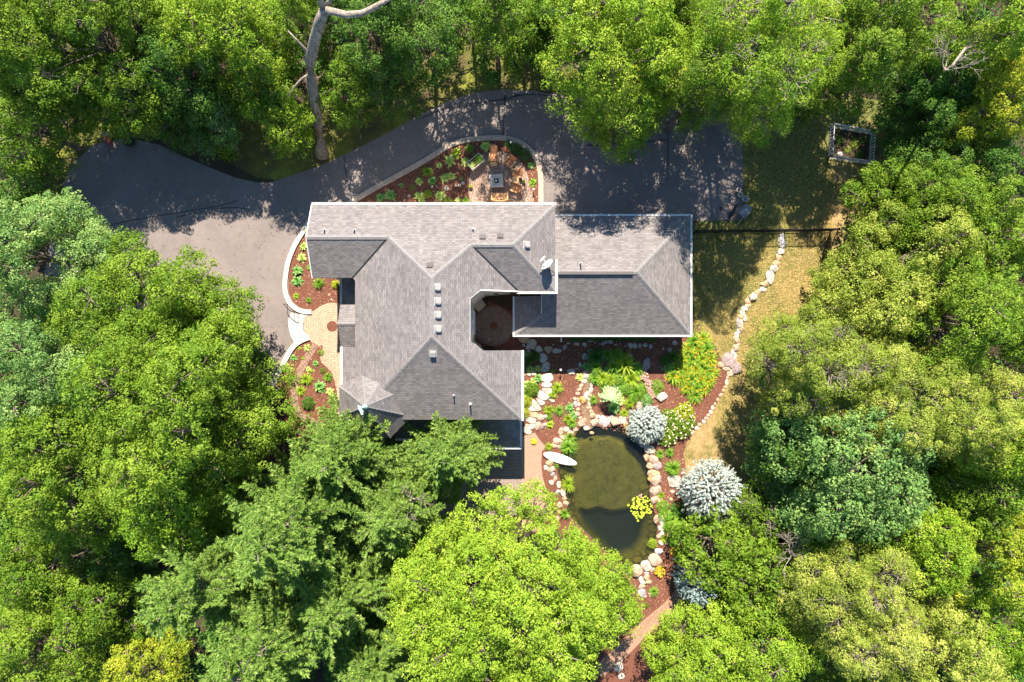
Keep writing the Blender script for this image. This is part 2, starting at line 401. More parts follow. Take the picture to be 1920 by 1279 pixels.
LF = dict(
    maple=m_leaf("lime_maple_leaves", (.1,.185,.014), (.175,.275,.02), (.29,.36,.04)),
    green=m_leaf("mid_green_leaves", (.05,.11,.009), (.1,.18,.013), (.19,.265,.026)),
    deep=m_leaf("deep_green_leaves", (.028,.08,.012), (.055,.13,.017), (.12,.2,.03)),
    blue=m_leaf("blue_green_leaves", (.06,.135,.036), (.12,.22,.055), (.25,.34,.1)),
    lime=m_leaf("lime_green_leaves", (.095,.19,.012), (.17,.27,.018), (.31,.36,.045)),
    olive=m_leaf("olive_green_leaves", (.085,.135,.015), (.165,.225,.026), (.34,.36,.075)),
    yellow=m_leaf("yellow_green_leaves", (.13,.19,.014), (.24,.29,.02), (.42,.39,.04)),
    pine=m_leaf("pine_needles", (.052,.108,.017), (.118,.205,.032), (.25,.33,.075), .25),
    silver=m_leaf("silver_blue_needles", (.17,.22,.21), (.31,.36,.34), (.5,.52,.46), .1),
    bluef=m_leaf("blue_fir_needles", (.09,.14,.15), (.17,.24,.24), (.36,.4,.38), .1),
    hosta=m_leaf("pale_hosta_leaves", (.16,.27,.05), (.32,.42,.1), (.62,.64,.26), .25),
    hostag=m_leaf("green_hosta_leaves", (.05,.15,.035), (.12,.26,.06), (.3,.42,.14), .25),
    blade=m_leaf("green_blades", (.06,.15,.014), (.12,.25,.02), (.3,.42,.07), .25),
    ybl=m_leaf("yellow_green_blades", (.1,.19,.012), (.2,.29,.02), (.38,.42,.05), .25),
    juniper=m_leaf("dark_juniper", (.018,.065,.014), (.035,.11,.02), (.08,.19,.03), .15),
    pad=m_leaf("lily_pads", (.2,.29,.02), (.34,.42,.03), (.5,.52,.07), .15),
    weep=m_leaf("pale_weeping_needles", (.2,.33,.14), (.34,.47,.22), (.5,.6,.32), .15),
    grass=m_leaf("lawn_tufts", (.09,.12,.02), (.26,.22,.06), (.5,.4,.17), .2),
)
# ================================================================ the setting
POND = chaikin([W2(*p) for p in [(1084,806),(1096,796),(1112,797),(1128,801),(1150,800),(1172,800),(1190,812),(1203,828),(1211,843),(1212,862),(1216,882),(1221,905),(1217,925),(1224,950),(1231,975),(1233,995),(1230,1015),(1231,1035),(1218,1047),(1200,1060),(1184,1074),(1170,1078),(1150,1052),(1120,1020),(1085,985),(1062,962),(1064,940),(1057,915),(1050,898),(1044,880),(1052,862),(1066,838)]], 1)
sheet("ground", [(-75,-62),(75,-62),(75,62),(-75,62)], 0.0, MAT['ground'], [POND])
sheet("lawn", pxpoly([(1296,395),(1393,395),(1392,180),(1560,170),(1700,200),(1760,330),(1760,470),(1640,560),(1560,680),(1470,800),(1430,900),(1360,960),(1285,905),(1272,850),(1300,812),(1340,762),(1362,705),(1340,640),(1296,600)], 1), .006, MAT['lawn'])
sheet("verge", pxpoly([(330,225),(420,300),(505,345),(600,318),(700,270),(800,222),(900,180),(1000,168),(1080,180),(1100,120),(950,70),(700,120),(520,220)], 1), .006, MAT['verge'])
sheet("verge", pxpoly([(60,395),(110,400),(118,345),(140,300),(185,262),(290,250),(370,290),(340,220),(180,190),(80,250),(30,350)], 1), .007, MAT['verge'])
DRIVE = pxpoly([(112,400),(118,345),(138,305),(170,275),(205,262),(255,262),(300,272),(340,292),(390,313),(440,333),(480,342),(505,343),(545,330),(600,311),(640,293),(690,268),(740,242),(790,214),(840,190),(890,174),(940,168),(1000,170),(1060,180),(1130,190),(1250,200),(1392,205),(1393,300),(1393,413),(1290,414),(1000,440),(600,500),(570,640),(500,760),(420,790),(330,700),(200,640),(80,560),(90,470)], 0)
sheet("driveway", DRIVE, .012, MAT['asphalt'])
MULCH = MAT['mulch']
sheet("mulch_bed", pxpoly([(585,400),(655,383),(710,352),(760,325),(805,298),(845,274),(875,265),(915,262),(945,262),(972,269),(995,287),(1006,307),(1010,332),(1010,400)], 0), .018, MULCH)
sheet("mulch_bed", pxpoly([(600,400),(580,415),(562,446),(548,480),(541,520),(541,548),(549,566),(562,577),(585,583),(600,590),(660,600),(690,420)], 0), .018, MULCH)
sheet("mulch_bed", pxpoly([(578,634),(560,645),(545,668),(532,692),(516,722),(505,760),(520,830),(700,850),(700,640),(620,640)], 1), .018, MULCH)
sheet("mulch_bed", pxpoly([(880,600),(975,625),(1000,600),(1270,600),(1297,626),(1325,640),(1350,672),(1364,700),(1362,722),(1350,748),(1330,778),(1303,808),(1290,822),(1281,850),(1286,880),(1290,910),(1282,960),(1275,1010),(1285,1060),(1295,1110),(1280,1150),(1250,1230),(1240,1310),(1120,1310),(1080,1150),(1030,1020),(1000,930),(960,800),(960,690)], 0), .018, MULCH, [POND])
sheet("mulch_bed", pxpoly([(860,650),(1000,650),(1000,600),(860,540)]), .022, MULCH)
# paved surfaces
sheet("paved_plaza", pxpoly([(569,604),(570,596),(575,588),(590,582),(601,574),(616,568),(632,568),(680,572),(690,860),(600,860),(588,802),(612,793),(628,780),(634,760),(632,738),(628,715),(622,698),(612,688),(603,680),(600,670),(602,661),(606,652),(604,647),(597,650),(590,648),(583,640),(576,631),(571,622)], 0), .03, MAT['plaza'])
band("paved_path", [(592,645),(584,658),(574,674),(562,697),(555,715),(551,735),(553,760),(563,778),(580,790),(610,800),(650,812)], 13*M1, .034, .034, MAT['paver'])
def disc(name, px, py, rpx, z, mat, n=40):
    x, y = W2(px, py); r = rpx*M1
    return sheet(name, [(x+r*math.cos(2*math.pi*i/n), y+r*math.sin(2*math.pi*i/n)) for i in range(n)], z, mat)
disc("mulch_ring", 623, 612, 10, .04, MULCH)
sheet("fire_pit_patio", pxpoly([(905,287),(930,284),(955,288),(972,298),(984,312),(990,330),(992,350),(1000,366),(1001,376),(1001,400),(884,400),(880,372),(877,345),(882,322),(890,303)], 1), .03, MAT['firepatio'])
sheet("landing_slab", pxpoly([(546,586),(560,589),(578,589),(571,597),(568,608),(569,620),(579,631),(566,635),(551,641),(545,628),(541,612),(541,600)], 0), .05, MAT['concrete'])
disc("courtyard_patio", 926, 611, 37, .03, MAT['court'], 48); disc("mulch_ring", 926, 611, 7, .04, MULCH)
sheet("rear_patio", pxpoly([(720,800),(978,800),(978,900),(985,960),(900,985),(720,985)]), .03, MAT['rearpatio'])
sheet("walkway", pxpoly([(978,818),(992,815),(1003,811),(1012,825),(1024,838),(1016,846),(1015,870),(1017,892),(1022,910),(1028,932),(1032,960),(1010,1000),(978,990)], 0), .034, MAT['gravel'])
band("dirt_path", [(1120,1262),(1165,1222),(1200,1186),(1232,1158),(1262,1134),(1290,1095)], 26*M1, .026, .026, MAT['dirt'])
band("dirt_path", [(1255,1135),(1272,1155),(1283,1185)], 18*M1, .0262, .0262, MAT['dirt'])
band("kerb", [(648,386),(700,355),(750,328),(802,299),(840,274),(870,263),(915,259),(945,259),(974,266),(998,285),(1010,306),(1014,332),(1014,368),(1014,400)], 9.5*M1, 0, .11, MAT['kerb'])
band("kerb", [(590,402),(570,433),(552,462),(541,490),(535.5,522),(535,547),(543,568),(556,580),(572,585),(585,585)], 8.5*M1, 0, .14, MAT['concrete'])
band("kerb", [(580,633),(562,640),(548,652),(536,674),(524,697),(512,722)], 9*M1, 0, .14, MAT['concrete'])
# sealed cracks of the driveway
for pts, wd in (([(948,172),(946,200),(944,235),(944,256)],.13), ([(1252,205),(1253,250),(1252,310)],.08), ([(868,208),(880,195),(915,190),(950,186),(975,178)],.11),
                ([(1100,272),(1125,274),(1148,281)],.13), ([(645,293),(648,320),(655,352),(660,378)],.11), ([(170,430),(250,412),(340,398),(420,385),(445,376)],.08),
                ([(330,408),(380,395),(430,388),(470,392)],.08), ([(1200,270),(1225,264),(1250,262)],.09), ([(960,180),(1010,176),(1060,186),(1110,200)],.09), ([(790,222),(830,205),(868,196)],.09),
                ([(534,660),(546,655),(556,645)],.04)):
    band("sealed_crack", pts, wd, .0165, .0165, MAT['sealant'])
# stream bed and pond
band("stream_bed", [(1108,694),(1107,715),(1099,735),(1096,755),(1098,775),(1104,792),(1110,803)], .5, .024, .024, simple("wet_stream_gravel", (.2,.13,.075), .35, .4, 9, spec=.6))
def pond_bed():
    cx, cy = W2(1140, 925); xs = np.arange(-2.2+cx-1.5, cx+4.6, .14); ys = np.arange(cy-6.2, cy+5.4, .14)
    poly = np.array(POND)
    deep1 = [W2(*p) for p in [(1100,795),(1172,795),(1212,820),(1222,870),(1214,905),(1196,860),(1180,835),(1150,818),(1105,818),(1080,835)]]
    deep2 = [W2(*p) for p in [(1085,962),(1105,966),(1125,960),(1150,968),(1175,964),(1200,960),(1210,985),(1205,1015),(1190,1035),(1150,1050),(1100,1005)]]
    def sd(px, py, pl):
        d = 1e9; ins = False; n = len(pl)
        for i in range(n):
            x0, y0 = pl[i]; x1, y1 = pl[(i+1) % n]
            t = max(0, min(1, ((px-x0)*(x1-x0)+(py-y0)*(y1-y0))/((x1-x0)**2+(y1-y0)**2+1e-9)))
            d = min(d, math.hypot(px-x0-t*(x1-x0), py-y0-t*(y1-y0)))
            if (y0 > py) != (y1 > py) and px < (x1-x0)*(py-y0)/(y1-y0)+x0: ins = not ins
        return d if ins else -d
    V = []; nx, ny = len(xs), len(ys); rr = random.Random(4)
    for y in ys:
        for x in xs:
            s = sd(x, y, POND)
            if s < 0: z = -.02 if s > -.3 else .0 - .03
            else:
                z = -.2 - .42*min(1, s/.9)
                for dp in (deep1, deep2):
                    k = sd(x, y, dp)
                    z -= .75*max(0, min(1, .5+k/.5))
                z += rr.uniform(-.02,.02)
            V.append((x, y, z if s >= 0 else -.03))
    F = [(j*nx+i, j*nx+i+1, (j+1)*nx+i+1, (j+1)*nx+i) for j in range(ny-1) for i in range(nx-1)]
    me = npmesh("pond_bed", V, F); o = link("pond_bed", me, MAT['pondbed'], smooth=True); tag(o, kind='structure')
pond_bed()
def inset(poly, d):
    n = len(poly); out = []
    for i in range(n):
        a = Vector(poly[i-1]); b = Vector(poly[(i+1) % n]); t = (b-a).normalized()
        out.append((poly[i][0]+t.y*d, poly[i][1]-t.x*d))
    return out
sheet("water", POND, -.09, MAT['water'])
mb = MB(); n = len(POND); vs = [(x,y,.017) for x,y in POND]+[(x,y,-.25) for x,y in POND]
mb.add(vs, [(i,(i+1)%n,(i+1)%n+n,i+n) for i in range(n)]); tag(mb.build("pond_edge", ST['grey']), kind='structure')

# ================================================================ the house
house = empty("house", (-3, 0, 0)); tag(house, "large house of grey shingled hipped roofs with white gutters, a turret and a low wing", "house")
def hp(name, mb_or_obj, mat=None, parent=None, smooth=False):
    o = mb_or_obj.build(name, mat, None, smooth) if isinstance(mb_or_obj, MB) else mb_or_obj
    p = parent or house; o.parent = p
    mi = p.matrix_world.inverted() if False else Matrix.Translation(-Vector(house.location))
    if p is house: o.matrix_parent_inverse = mi
    return o
def pl(a, b=0, c=0): return lambda x, y: a + b*x + c*y
PN = pl(10.187, 0, -.55); PW = pl(8.21+.52*4.62, .52); PE = pl(8.21-.52*4.62, -.52); PS = pl(8.087, 0, .535)
PWS = pl(3.397, 0, .55); PES = pl(3.93, 0, .55); PEE = pl(7.088, -.5615)
GN = pl(3+.55*8.13, 0, -.55); GS = pl(3-.55*.4, 0, .55); GE = pl(3+.55*11.6, -.55); GW = pl(3-.41*.17, .41)
TH = .14
def roof_part(name, faces, label=None):
    """faces: list of (plane, polygon); one mesh with slope-aligned UVs and a real thickness"""
    me = bpy.data.meshes.new(name); bm = bmesh.new(); uvl = bm.loops.layers.uv.new("UVMap")
    for f, poly in faces:
        n = len(poly); ar = sum(poly[i][0]*poly[(i+1)%n][1]-poly[(i+1)%n][0]*poly[i][1] for i in range(n))
        if ar < 0: poly = poly[::-1]
        gx = f(1,0)-f(0,0); gy = f(0,1)-f(0,0); g = math.hypot(gx, gy)
        up = Vector((gx/g, gy/g, g)).normalized(); al = Vector((-gy/g, gx/g, 0))
        top = [bm.verts.new((x,y,f(x,y))) for x,y in poly]; bot = [bm.verts.new((x,y,f(x,y)-TH)) for x,y in poly]
        ff = [bm.faces.new(top), bm.faces.new(bot[::-1])]
        for i in range(n): ff.append(bm.faces.new((top[i], bot[i], bot[(i+1)%n], top[(i+1)%n])))
        for k in ff:
            for lp in k.loops: lp[uvl].uv = (lp.vert.co.dot(al), lp.vert.co.dot(up))
    bm.to_mesh(me); bm.free()
    o = link(name, me, MAT['shingle']); hp(name, o)
    if label: o['label'] = label
    return o
A_ = (-4.62, 3.595); B_ = (-4.62, .23); V1 = (-7.35, 6.176); V2 = (-2.4, 5.685); V3 = (.4, 3.036); VW = (-9.77, 3.877); EC = (.05, 5.685)
NOTCH = [(.586,-.57), (-1.78,-.57), (-2.46,0.0), (-2.46,2.5), (-1.84,3.03)]
main_roof = roof_part("roof", [
    (PN, [(-12.25,8.34),(2.65,8.34),EC,V2,A_,V1,(-12.25,6.176)]),
    (PWS, [(-12.25,6.176),V1,VW,(-12.25,3.877)]),
    (PW, [A_,V1,VW,(-9.6,3.7),(-9.6,-.35),(-10.49,-.35),(-10.49,-4.2),(-9.82,-4.83),B_]),
    (PS, [B_,(-9.82,-4.83),(.586,-4.83)]),
    (PE, [A_,B_,(.586,-4.83)]+NOTCH+[V3,V2]),
    (PES, [V2,EC,(2.65,3.036),V3]),
    (PEE, [EC,(2.65,8.34),(2.65,3.036)])], "main two storey hipped roof with the long ridge vents")
garage_roof = roof_part("roof", [
    (GN, [(2.3,8.13),(11.6,8.13),(7.735,4.265),(2.3,4.265)]), (GS, [(1.9,4.265),(7.735,4.265),(11.6,.4),(.17,.4),(1.9,1.69)]),
    (GE, [(11.6,8.13),(11.6,.4),(7.735,4.265)]), (GW, [(.17,.4),(1.9,1.69),(1.9,2.9),(.17,2.9)])], "lower hipped roof over the east wing")
LP = pl(3+.45*6.885, 0, .45); LE = pl(3+.6*.52, -.6); LP2 = pl(3+.45*6.33, 0, .45)
porch_roof = roof_part("roof", [(LP, [(-5.5,-6.885),(.52,-6.885),(-1.27,-4.5),(-5.5,-4.5)]), (LE, [(.52,-6.885),(.52,-4.5),(-1.27,-4.5)]), (LP2, [(-7.6,-6.33),(-5.5,-6.33),(-5.5,-4.5),(-7.6,-4.5)])], "shaded low porch roof under the south eave")
entry_roof = roof_part("roof", [(pl(3+.2*11.05, .2), [(-11.05,4.1),(-9.4,4.1),(-9.4,2.23),(-11.05,2.23)])], "small dark flat roof north of the entry gable")
PGN = pl(4.78+.5*1.08, 0, -.5); PGS = pl(4.78-.5*1.08, 0, .5)
portico = roof_part("roof", [(PGN, [(-10.88,2.3),(-9.3,2.3),(-9.3,1.08),(-10.88,1.08)]), (PGS, [(-10.88,1.08),(-9.3,1.08),(-9.3,-.35),(-10.88,-.35)])], "little gabled roof over the front entry")
# turret
TC = (-8.45, -3.77)
def turret():
    me = bpy.data.meshes.new("turret_roof"); bm = bmesh.new(); uvl = bm.loops.layers.uv.new("UVMap")
    def ring(ap, z, n=8): rr = ap/math.cos(math.pi/8); return [Vector((TC[0]+rr*math.cos(math.pi/8+i*math.pi/4), TC[1]+rr*math.sin(math.pi/8+i*math.pi/4), z)) for i in range(n)]
    def ring_b(ap, z): return ring(ap, z)
    rs = [ring(2.22, 5.22), ring(1.72, 5.78), ring(.02, 8.2)]
    lo = ring(2.22, 5.1)
    def quad(q):
        fc = bm.faces.new([bm.verts.new(v) for v in q]); fc.normal_update(); nn = fc.normal
        g = Vector((-nn.x, -nn.y, 0)).normalized(); al = Vector((-g.y, g.x, 0)); up = al.cross(nn).normalized()
        if up.z < 0: up = -up
        for lp in fc.loops: lp[uvl].uv = (lp.vert.co.dot(al), lp.vert.co.dot(up))
    for i in range(8):
        j = (i+1) % 8
        quad([lo[i], lo[j], rs[0][j], rs[0][i]]); quad([rs[0][i], rs[0][j], rs[1][j], rs[1][i]]); quad([rs[1][i], rs[1][j], rs[2][j], rs[2][i]])
    bm.faces.new([bm.verts.new(v) for v in lo][::-1])
    bm.to_mesh(me); bm.free(); o = link("turret_roof", me, MAT['shingle']); hp("turret_roof", o)
    mb = MB(); n = 8; rr = 1.85/math.cos(math.pi/8)
    mb.prism([(TC[0]+rr*math.cos(math.pi/8+i*math.pi/4), TC[1]+rr*math.sin(math.pi/8+i*math.pi/4)) for i in range(8)], 0, 5.12)
    hp("turret_wall", mb, MAT['siding'])
    for i in range(8):
        if i in (0, 7): continue
        a = i*math.pi/4; c = Vector((TC[0]+1.86*math.cos(a), TC[1]+1.86*math.sin(a), 0)); t = Vector((-math.sin(a), math.cos(a), 0))*.4; n_ = Vector((math.cos(a), math.sin(a), 0))*.02
        for z0, z1 in ((.9, 2.2), (3.3, 4.6)):
            mb = MB(); mb.add([c-t+Vector((0,0,z0))+n_, c+t+Vector((0,0,z0))+n_, c+t+Vector((0,0,z1))+n_, c-t+Vector((0,0,z1))+n_], [(0,1,2,3)]); hp("window", mb, MAT['glass'])
    # copper finial: ball, spike and a curved vane
    mb = MB(); mb.lathe([(.13,0),(.16,.1),(.07,.2),(.05,.35),(.1,.42),(.1,.5),(.03,.6),(.015,1.1)], 10, loc=(TC[0],TC[1],8.12))
    mb.prism([(0,0),(.28,.02),(.42,-.12),(.5,-.36),(.42,-.42),(.3,-.3),(.1,-.16)], 0, .04, Matrix.Translation((TC[0]-.35,TC[1]+.12,8.45)) @ Matrix.Rotation(R(-25),4,'Z'))
    hp("finial", mb, MAT['copper'], None, False)
turret()
# ridge and hip caps
def caps(name, segs, w_=.28):
    mb = MB()
    for a, b in segs:
        a = Vector(a); b = Vector(b); d = (b-a).normalized(); r = Vector((d.y, -d.x, 0)).normalized(); u = r.cross(d)
        L = (b-a).length; n = max(1, int(L/.3))
        for i in range(n):
            p = a + d*(L*i/n); q = a + d*(L*(i+1)/n+.02); lift = .035
            vs = [p-r*w_/2+u*(-.03), p+u*lift, p+r*w_/2+u*(-.03), q-r*w_/2+u*(-.03-.012), q+u*(lift-.015), q+r*w_/2+u*(-.03-.012)]
            mb.add(vs, [(0,1,4,3),(1,2,5,4),(0,2,1)])
    return mb
def Z(f, p): return (p[0], p[1], f(*p))
segs = [(Z(PN,(-12.25,6.176)), Z(PN,V1)), (Z(PN,V1), Z(PN,A_)), (Z(PW,A_), Z(PW,B_)), (Z(PN,A_), Z(PN,V2)), (Z(PN,V2), Z(PN,EC)), (Z(PEE,EC), Z(PEE,(2.65,8.34))), (Z(PEE,EC), Z(PEE,(2.65,3.036))),
        (Z(PS,B_), Z(PS,(-9.4,-4.6))), (Z(PS,B_), Z(PS,(.586,-4.83)))]
for sg_ in segs: hp("ridge_cap", caps("c", [sg_]), MAT['cap'], main_roof)
for sg_ in [(Z(GN,(2.7,4.265)), Z(GN,(7.735,4.265))), (Z(GE,(7.735,4.265)), Z(GE,(11.6,8.13))), (Z(GE,(7.735,4.265)), Z(GE,(11.6,.4))), (Z(GS,(.17,.4)), Z(GS,(1.9,1.69)))]: hp("ridge_cap", caps("c", [sg_]), MAT['cap'], garage_roof)
rr_ = 1.72/math.cos(math.pi/8); r2_ = 2.22/math.cos(math.pi/8)
tsegs = []
for i in range(8):
    a = math.pi/8+i*math.pi/4; c_, s_ = math.cos(a), math.sin(a)
    tsegs += [((TC[0],TC[1],8.2), (TC[0]+rr_*c_, TC[1]+rr_*s_, 5.78)), ((TC[0]+rr_*c_, TC[1]+rr_*s_, 5.78), (TC[0]+r2_*c_, TC[1]+r2_*s_, 5.22))]
TR = [o for o in C.objects if o.name == 'turret_roof'][0]
for i in range(8): hp("ridge_cap", caps("c", tsegs[2*i:2*i+2], .22), MAT['cap'], TR)
hp("ridge_cap", caps("c", [(Z(PGN,(-10.88,1.08)), Z(PGN,(-9.35,1.08)))], .24), MAT['cap'], portico)
mb = MB(); mb.box(2.9, 4.12, 5.02, 7.5, 4.3, 5.19); hp("ridge_vent", mb, MAT['shingle'], garage_roof)
for a, b, f in ((V1, VW, PW), (V2, V3, PE)):
    mb = MB(); p = Vector(Z(f,a)); q = Vector(Z(f,b)); mb.bar(p+Vector((0,0,.012)), q+Vector((0,0,.012)), .11, .03); hp("valley_flashing", mb, MAT['dark'], main_roof)
# gutters
def gutters(parent, segs, w_=.13, h=.12):
    for a, b in segs:
        mb = MB(); a = Vector(a); b = Vector(b); d = (b-a).normalized(); nrm = Vector((d.y, -d.x, 0)).normalized()
        for off, ww, z0, z1 in ((w_*.5+.004, w_, -.13, -.10), (.012, .018, -.10, .03), (w_, .022, -.10, .035)):
            p = a+nrm*off; q = b+nrm*off
            r = nrm*ww/2
            vs = [p-r, p+r, q+r, q-r]; vs = [v+Vector((0,0,z0)) for v in vs]+[v+Vector((0,0,z1)) for v in vs]
            mb.add(vs, [(0,3,2,1),(4,5,6,7),(0,1,5,4),(1,2,6,5),(2,3,7,6),(3,0,4,7)])
        # inner fill keeps the trough shallow
        p = a+nrm*w_*.5; q = b+nrm*w_*.5; r = nrm*(w_*.5-.012)
        vs = [p-r, p+r, q+r, q-r]; vs = [v+Vector((0,0,-.1)) for v in vs]+[v+Vector((0,0,-.02)) for v in vs]
        mb.add(vs, [(0,3,2,1),(4,5,6,7),(0,1,5,4),(1,2,6,5),(2,3,7,6),(3,0,4,7)])
        hp("gutter", mb, MAT['white'], parent)
def seg(f, a, b): return (Z(f, a), Z(f, b))
# direction chosen so the outward normal (d.y,-d.x) points away from the roof
gutters(main_roof, [seg(PN,(2.72,8.34),(-12.28,8.34)), seg(PEE,(2.65,3.05),(2.65,5.0)), seg(PES,(.3,3.036),(2.8,3.036)), seg(PE,(.586,-4.9),(.586,-.57)), seg(PE,(-2.46,2.5),(-2.46,0)) if False else (Z(PE,(-2.46,2.5))[:3], Z(PE,(-2.46,0.0))[:3]),
        seg(PW,(-10.49,-.35),(-10.49,-2.7)), seg(PE,(-1.84,3.03),(-2.46,2.5))])
for o in [c for c in main_roof.children if c.name.startswith('gutter')]: pass
for a, b in ((Z(PE,(-1.9,3.03)), Z(PE,(.4,3.036))), (Z(PWS,(-12.25,3.877)), Z(PWS,(-12.25,6.176))), (Z(PN,(-12.25,6.176)), Z(PN,(-12.25,8.34)))):
    mb = MB(); mb.bar(Vector(a)+Vector((0,0,-.04)), Vector(b)+Vector((0,0,-.04)), .07, .16); hp("fascia", mb, MAT['white'], main_roof)
gutters(garage_roof, [seg(GN,(11.62,8.13),(2.75,8.13)), seg(GE,(11.6,.3),(11.6,8.2)), seg(GS,(.05,.4),(11.7,.4)), seg(GW,(.17,2.9),(.17,.34))], .11)
gutters(porch_roof, [seg(LP,(-5.5,-6.885),(.62,-6.885)), seg(LE,(.52,-6.95),(.52,-4.5)), seg(LP2,(-7.6,-6.33),(-5.5,-6.33))])
gutters(entry_roof, [seg(pl(3+.2*11.05,.2),(-11.05,4.1),(-11.05,2.4))])
# walls following the underside of the roofs
def roofz(x, y):
    core = min(PN(x,y), PW(x,y), PE(x,y), PS(x,y)); z = core
    if x < -6: z = max(z, min(PN(x,y), PWS(x,y)))
    if x > -3: z = max(z, min(PN(x,y), PES(x,y), PEE(x,y)))
    return z - .15
FP = [(-11.9,8.0),(2.3,8.0),(2.3,3.35),(.75,3.3),(-1.78,3.12),(-2.56,2.45),(-2.56,0.02),(-1.86,-.67),(.2,-.67),(.2,-4.5),(-9.0,-4.5),(-9.0,-.1),(-9.3,0),(-9.3,4.2),(-11.9,4.2),(-11.9,6.176)]
def wall_loop(fp, zf):
    mb = MB(); n = len(fp)
    for i in range(n):
        a, b = fp[i], fp[(i+1) % n]; L = math.hypot(b[0]-a[0], b[1]-a[1]); k = max(1, int(L/1.0))
        d = Vector((b[0]-a[0], b[1]-a[1], 0)).normalized(); nin = Vector((d.y, -d.x, 0))*-.12
        for j in range(k):
            p = (a[0]+(b[0]-a[0])*j/k, a[1]+(b[1]-a[1])*j/k); q = (a[0]+(b[0]-a[0])*(j+1)/k, a[1]+(b[1]-a[1])*(j+1)/k)
            mb.add([(p[0],p[1],0),(q[0],q[1],0),(q[0],q[1],zf(*q)),(p[0],p[1],zf(*p))], [(3,2,1,0)])
    return mb
hp("wall", wall_loop(FP, roofz), MAT['siding'])
mb = MB(); mb.add([(.5,.8,0),(11.2,.8,0),(11.2,7.75,0),(2.32,7.75,0),(2.32,3.3,0),(.5,3.3,0)]+[(x,y,2.95) for x,y in ((.5,.8),(11.2,.8),(11.2,7.75),(2.32,7.75),(2.32,3.3),(.5,3.3))], [(i,(i+1)%6,(i+1)%6+6,i+6) for i in range(6)])
hp("wall", mb, MAT['siding'])
for bx in ((1.86,1.75,3.0,1.9,3.2,4.25),(-10.5,-.05,0,-9.32,2.0,4.0),(-10.9,2.2,0,-9.32,4.0,2.95),(-7.4,-6.0,0,-.1,-4.52,2.95)):
    mb = MB(); mb.box(*bx); hp("wall", mb, MAT['siding'])
# windows and doors
def window(cx, cy, ang, z0, z1, wd, door=False):
    M = Matrix.Translation((cx, cy, 0)) @ Matrix.Rotation(ang, 4, 'Z')
    f = MB(); t = .09
    for x0, x1, a, b in ((-wd/2-t, wd/2+t, z1, z1+t), (-wd/2-t, wd/2+t, z0-t, z0), (-wd/2-t, -wd/2, z0, z1), (wd/2, wd/2+t, z0, z1), (-.03, .03, z0, z1)):
        f.box(x0, -.07, a, x1, .0, b, M)
    fo = hp("window", f, MAT['white'])
    g = MB(); g.box(-wd/2, -.03, z0, wd/2, -.005, z1, M); go = g.build("pane", MAT['glass']); go.parent = fo
for cx, cy, an, z0, z1, wd in ((-.5,3.22,R(-177),3.4,5.0,1.5),(.2,3.25,R(-177),.3,2.2,1.1),(-1.3,3.15,R(-177),.9,2.2,.8),(-2.2,2.78,R(-139.6),3.3,5.0,.7),(-2.2,2.78,R(-139.6),.3,2.2,.7),(-2.56,1.2,R(90),.9,2.2,1.4),(-2.56,1.2,R(90),3.5,4.8,1.4),
    (-10,8.0,R(180),3.2,4.6,1.5),(-6,8.0,R(180),3.2,4.6,1.8),(-2,8.0,R(180),3.2,4.6,1.5),(-9,8.0,R(180),.9,2.2,1.5),(-4,8.0,R(180),.9,2.2,1.8),(4.8,7.75,R(180),.1,2.3,2.5),(8.6,7.75,R(180),.1,2.3,2.5),
    (3,.8,0,.9,2.2,1.6),(6.5,.8,0,.9,2.2,1.6),(9.6,.8,0,.9,2.2,1.2),(11.2,4.2,R(90),.9,2.2,1.4),(-5,-4.5,0,3.4,4.9,2),(-2,-4.5,0,3.4,4.9,2),(.2,-2.4,R(90),3.2,4.7,1.5),(.2,-2.4,R(90),.9,2.2,1.5),(-11.9,6.1,R(-90),3.2,4.6,1.3)):
    window(cx, cy, an, z0, z1, wd)
# posts of the porch
for x in (-7.3, -4.9, -2.4, .2):
    mb = MB(); mb.box(x-.09, -6.6 if x > -5.5 else -6.1, 0, x+.09, -6.42 if x > -5.5 else -5.92, 3.02 if x > -5.5 else 2.98); hp("post", mb, MAT['white'])
mb = MB(); mb.box(-10.78,1.97,0,-10.62,2.13,4.1); hp("post", mb, MAT['white']); mb = MB(); mb.box(-10.78,-.18,0,-10.62,-.02,4.0); hp("post", mb, MAT['white'])
# roof vents and pipes
def on(f, px, py):
    # where the line of sight meets the roof plane
    x, y, z = 0, 0, 5
    for _ in range(25): x, y, _q = W(px, py, z); z = f(x, y)
    return x, y, z
for f, px, py in ((PE,819,539),(PE,820,565),(PE,820,591),(PE,820.5,617),(PS,812,663),(PEE,987,459)):
    x, y, z = on(f, px, py); mb = MB(); M = Matrix.Translation((x, y, z)) @ Matrix.Rotation(math.atan(-(f(1,0)-f(0,0))), 4, 'Y') @ Matrix.Rotation(math.atan((f(0,1)-f(0,0))), 4, 'X')
    mb.box(-.24,-.24,-.02,.24,.24,.02,M); mb.prism([(-.17,-.13),(-.1,-.18),(.12,-.18),(.17,-.12),(.17,.12),(.12,.17),(-.12,.17),(-.17,.12)], .02, .17, M); mb.box(-.14,-.14,.17,.14,.14,.19,M)
    hp("roof_vent", mb, MAT['vent'], main_roof)
for px, py in ((806,498),(905,445),(938,443)):
    x, y, z = on(PN, px, py); mb = MB(); M = Matrix.Translation((x, y, z)) @ Matrix.Rotation(math.atan(-.55), 4, 'X'); mb.box(-.2,-.18,-.02,.2,.2,.03,M); mb.prism([(-.15,-.15),(.15,-.15),(.15,.12),(-.15,.12)], .03, .09, M); hp("roof_vent", mb, MAT['shingle'], main_roof)
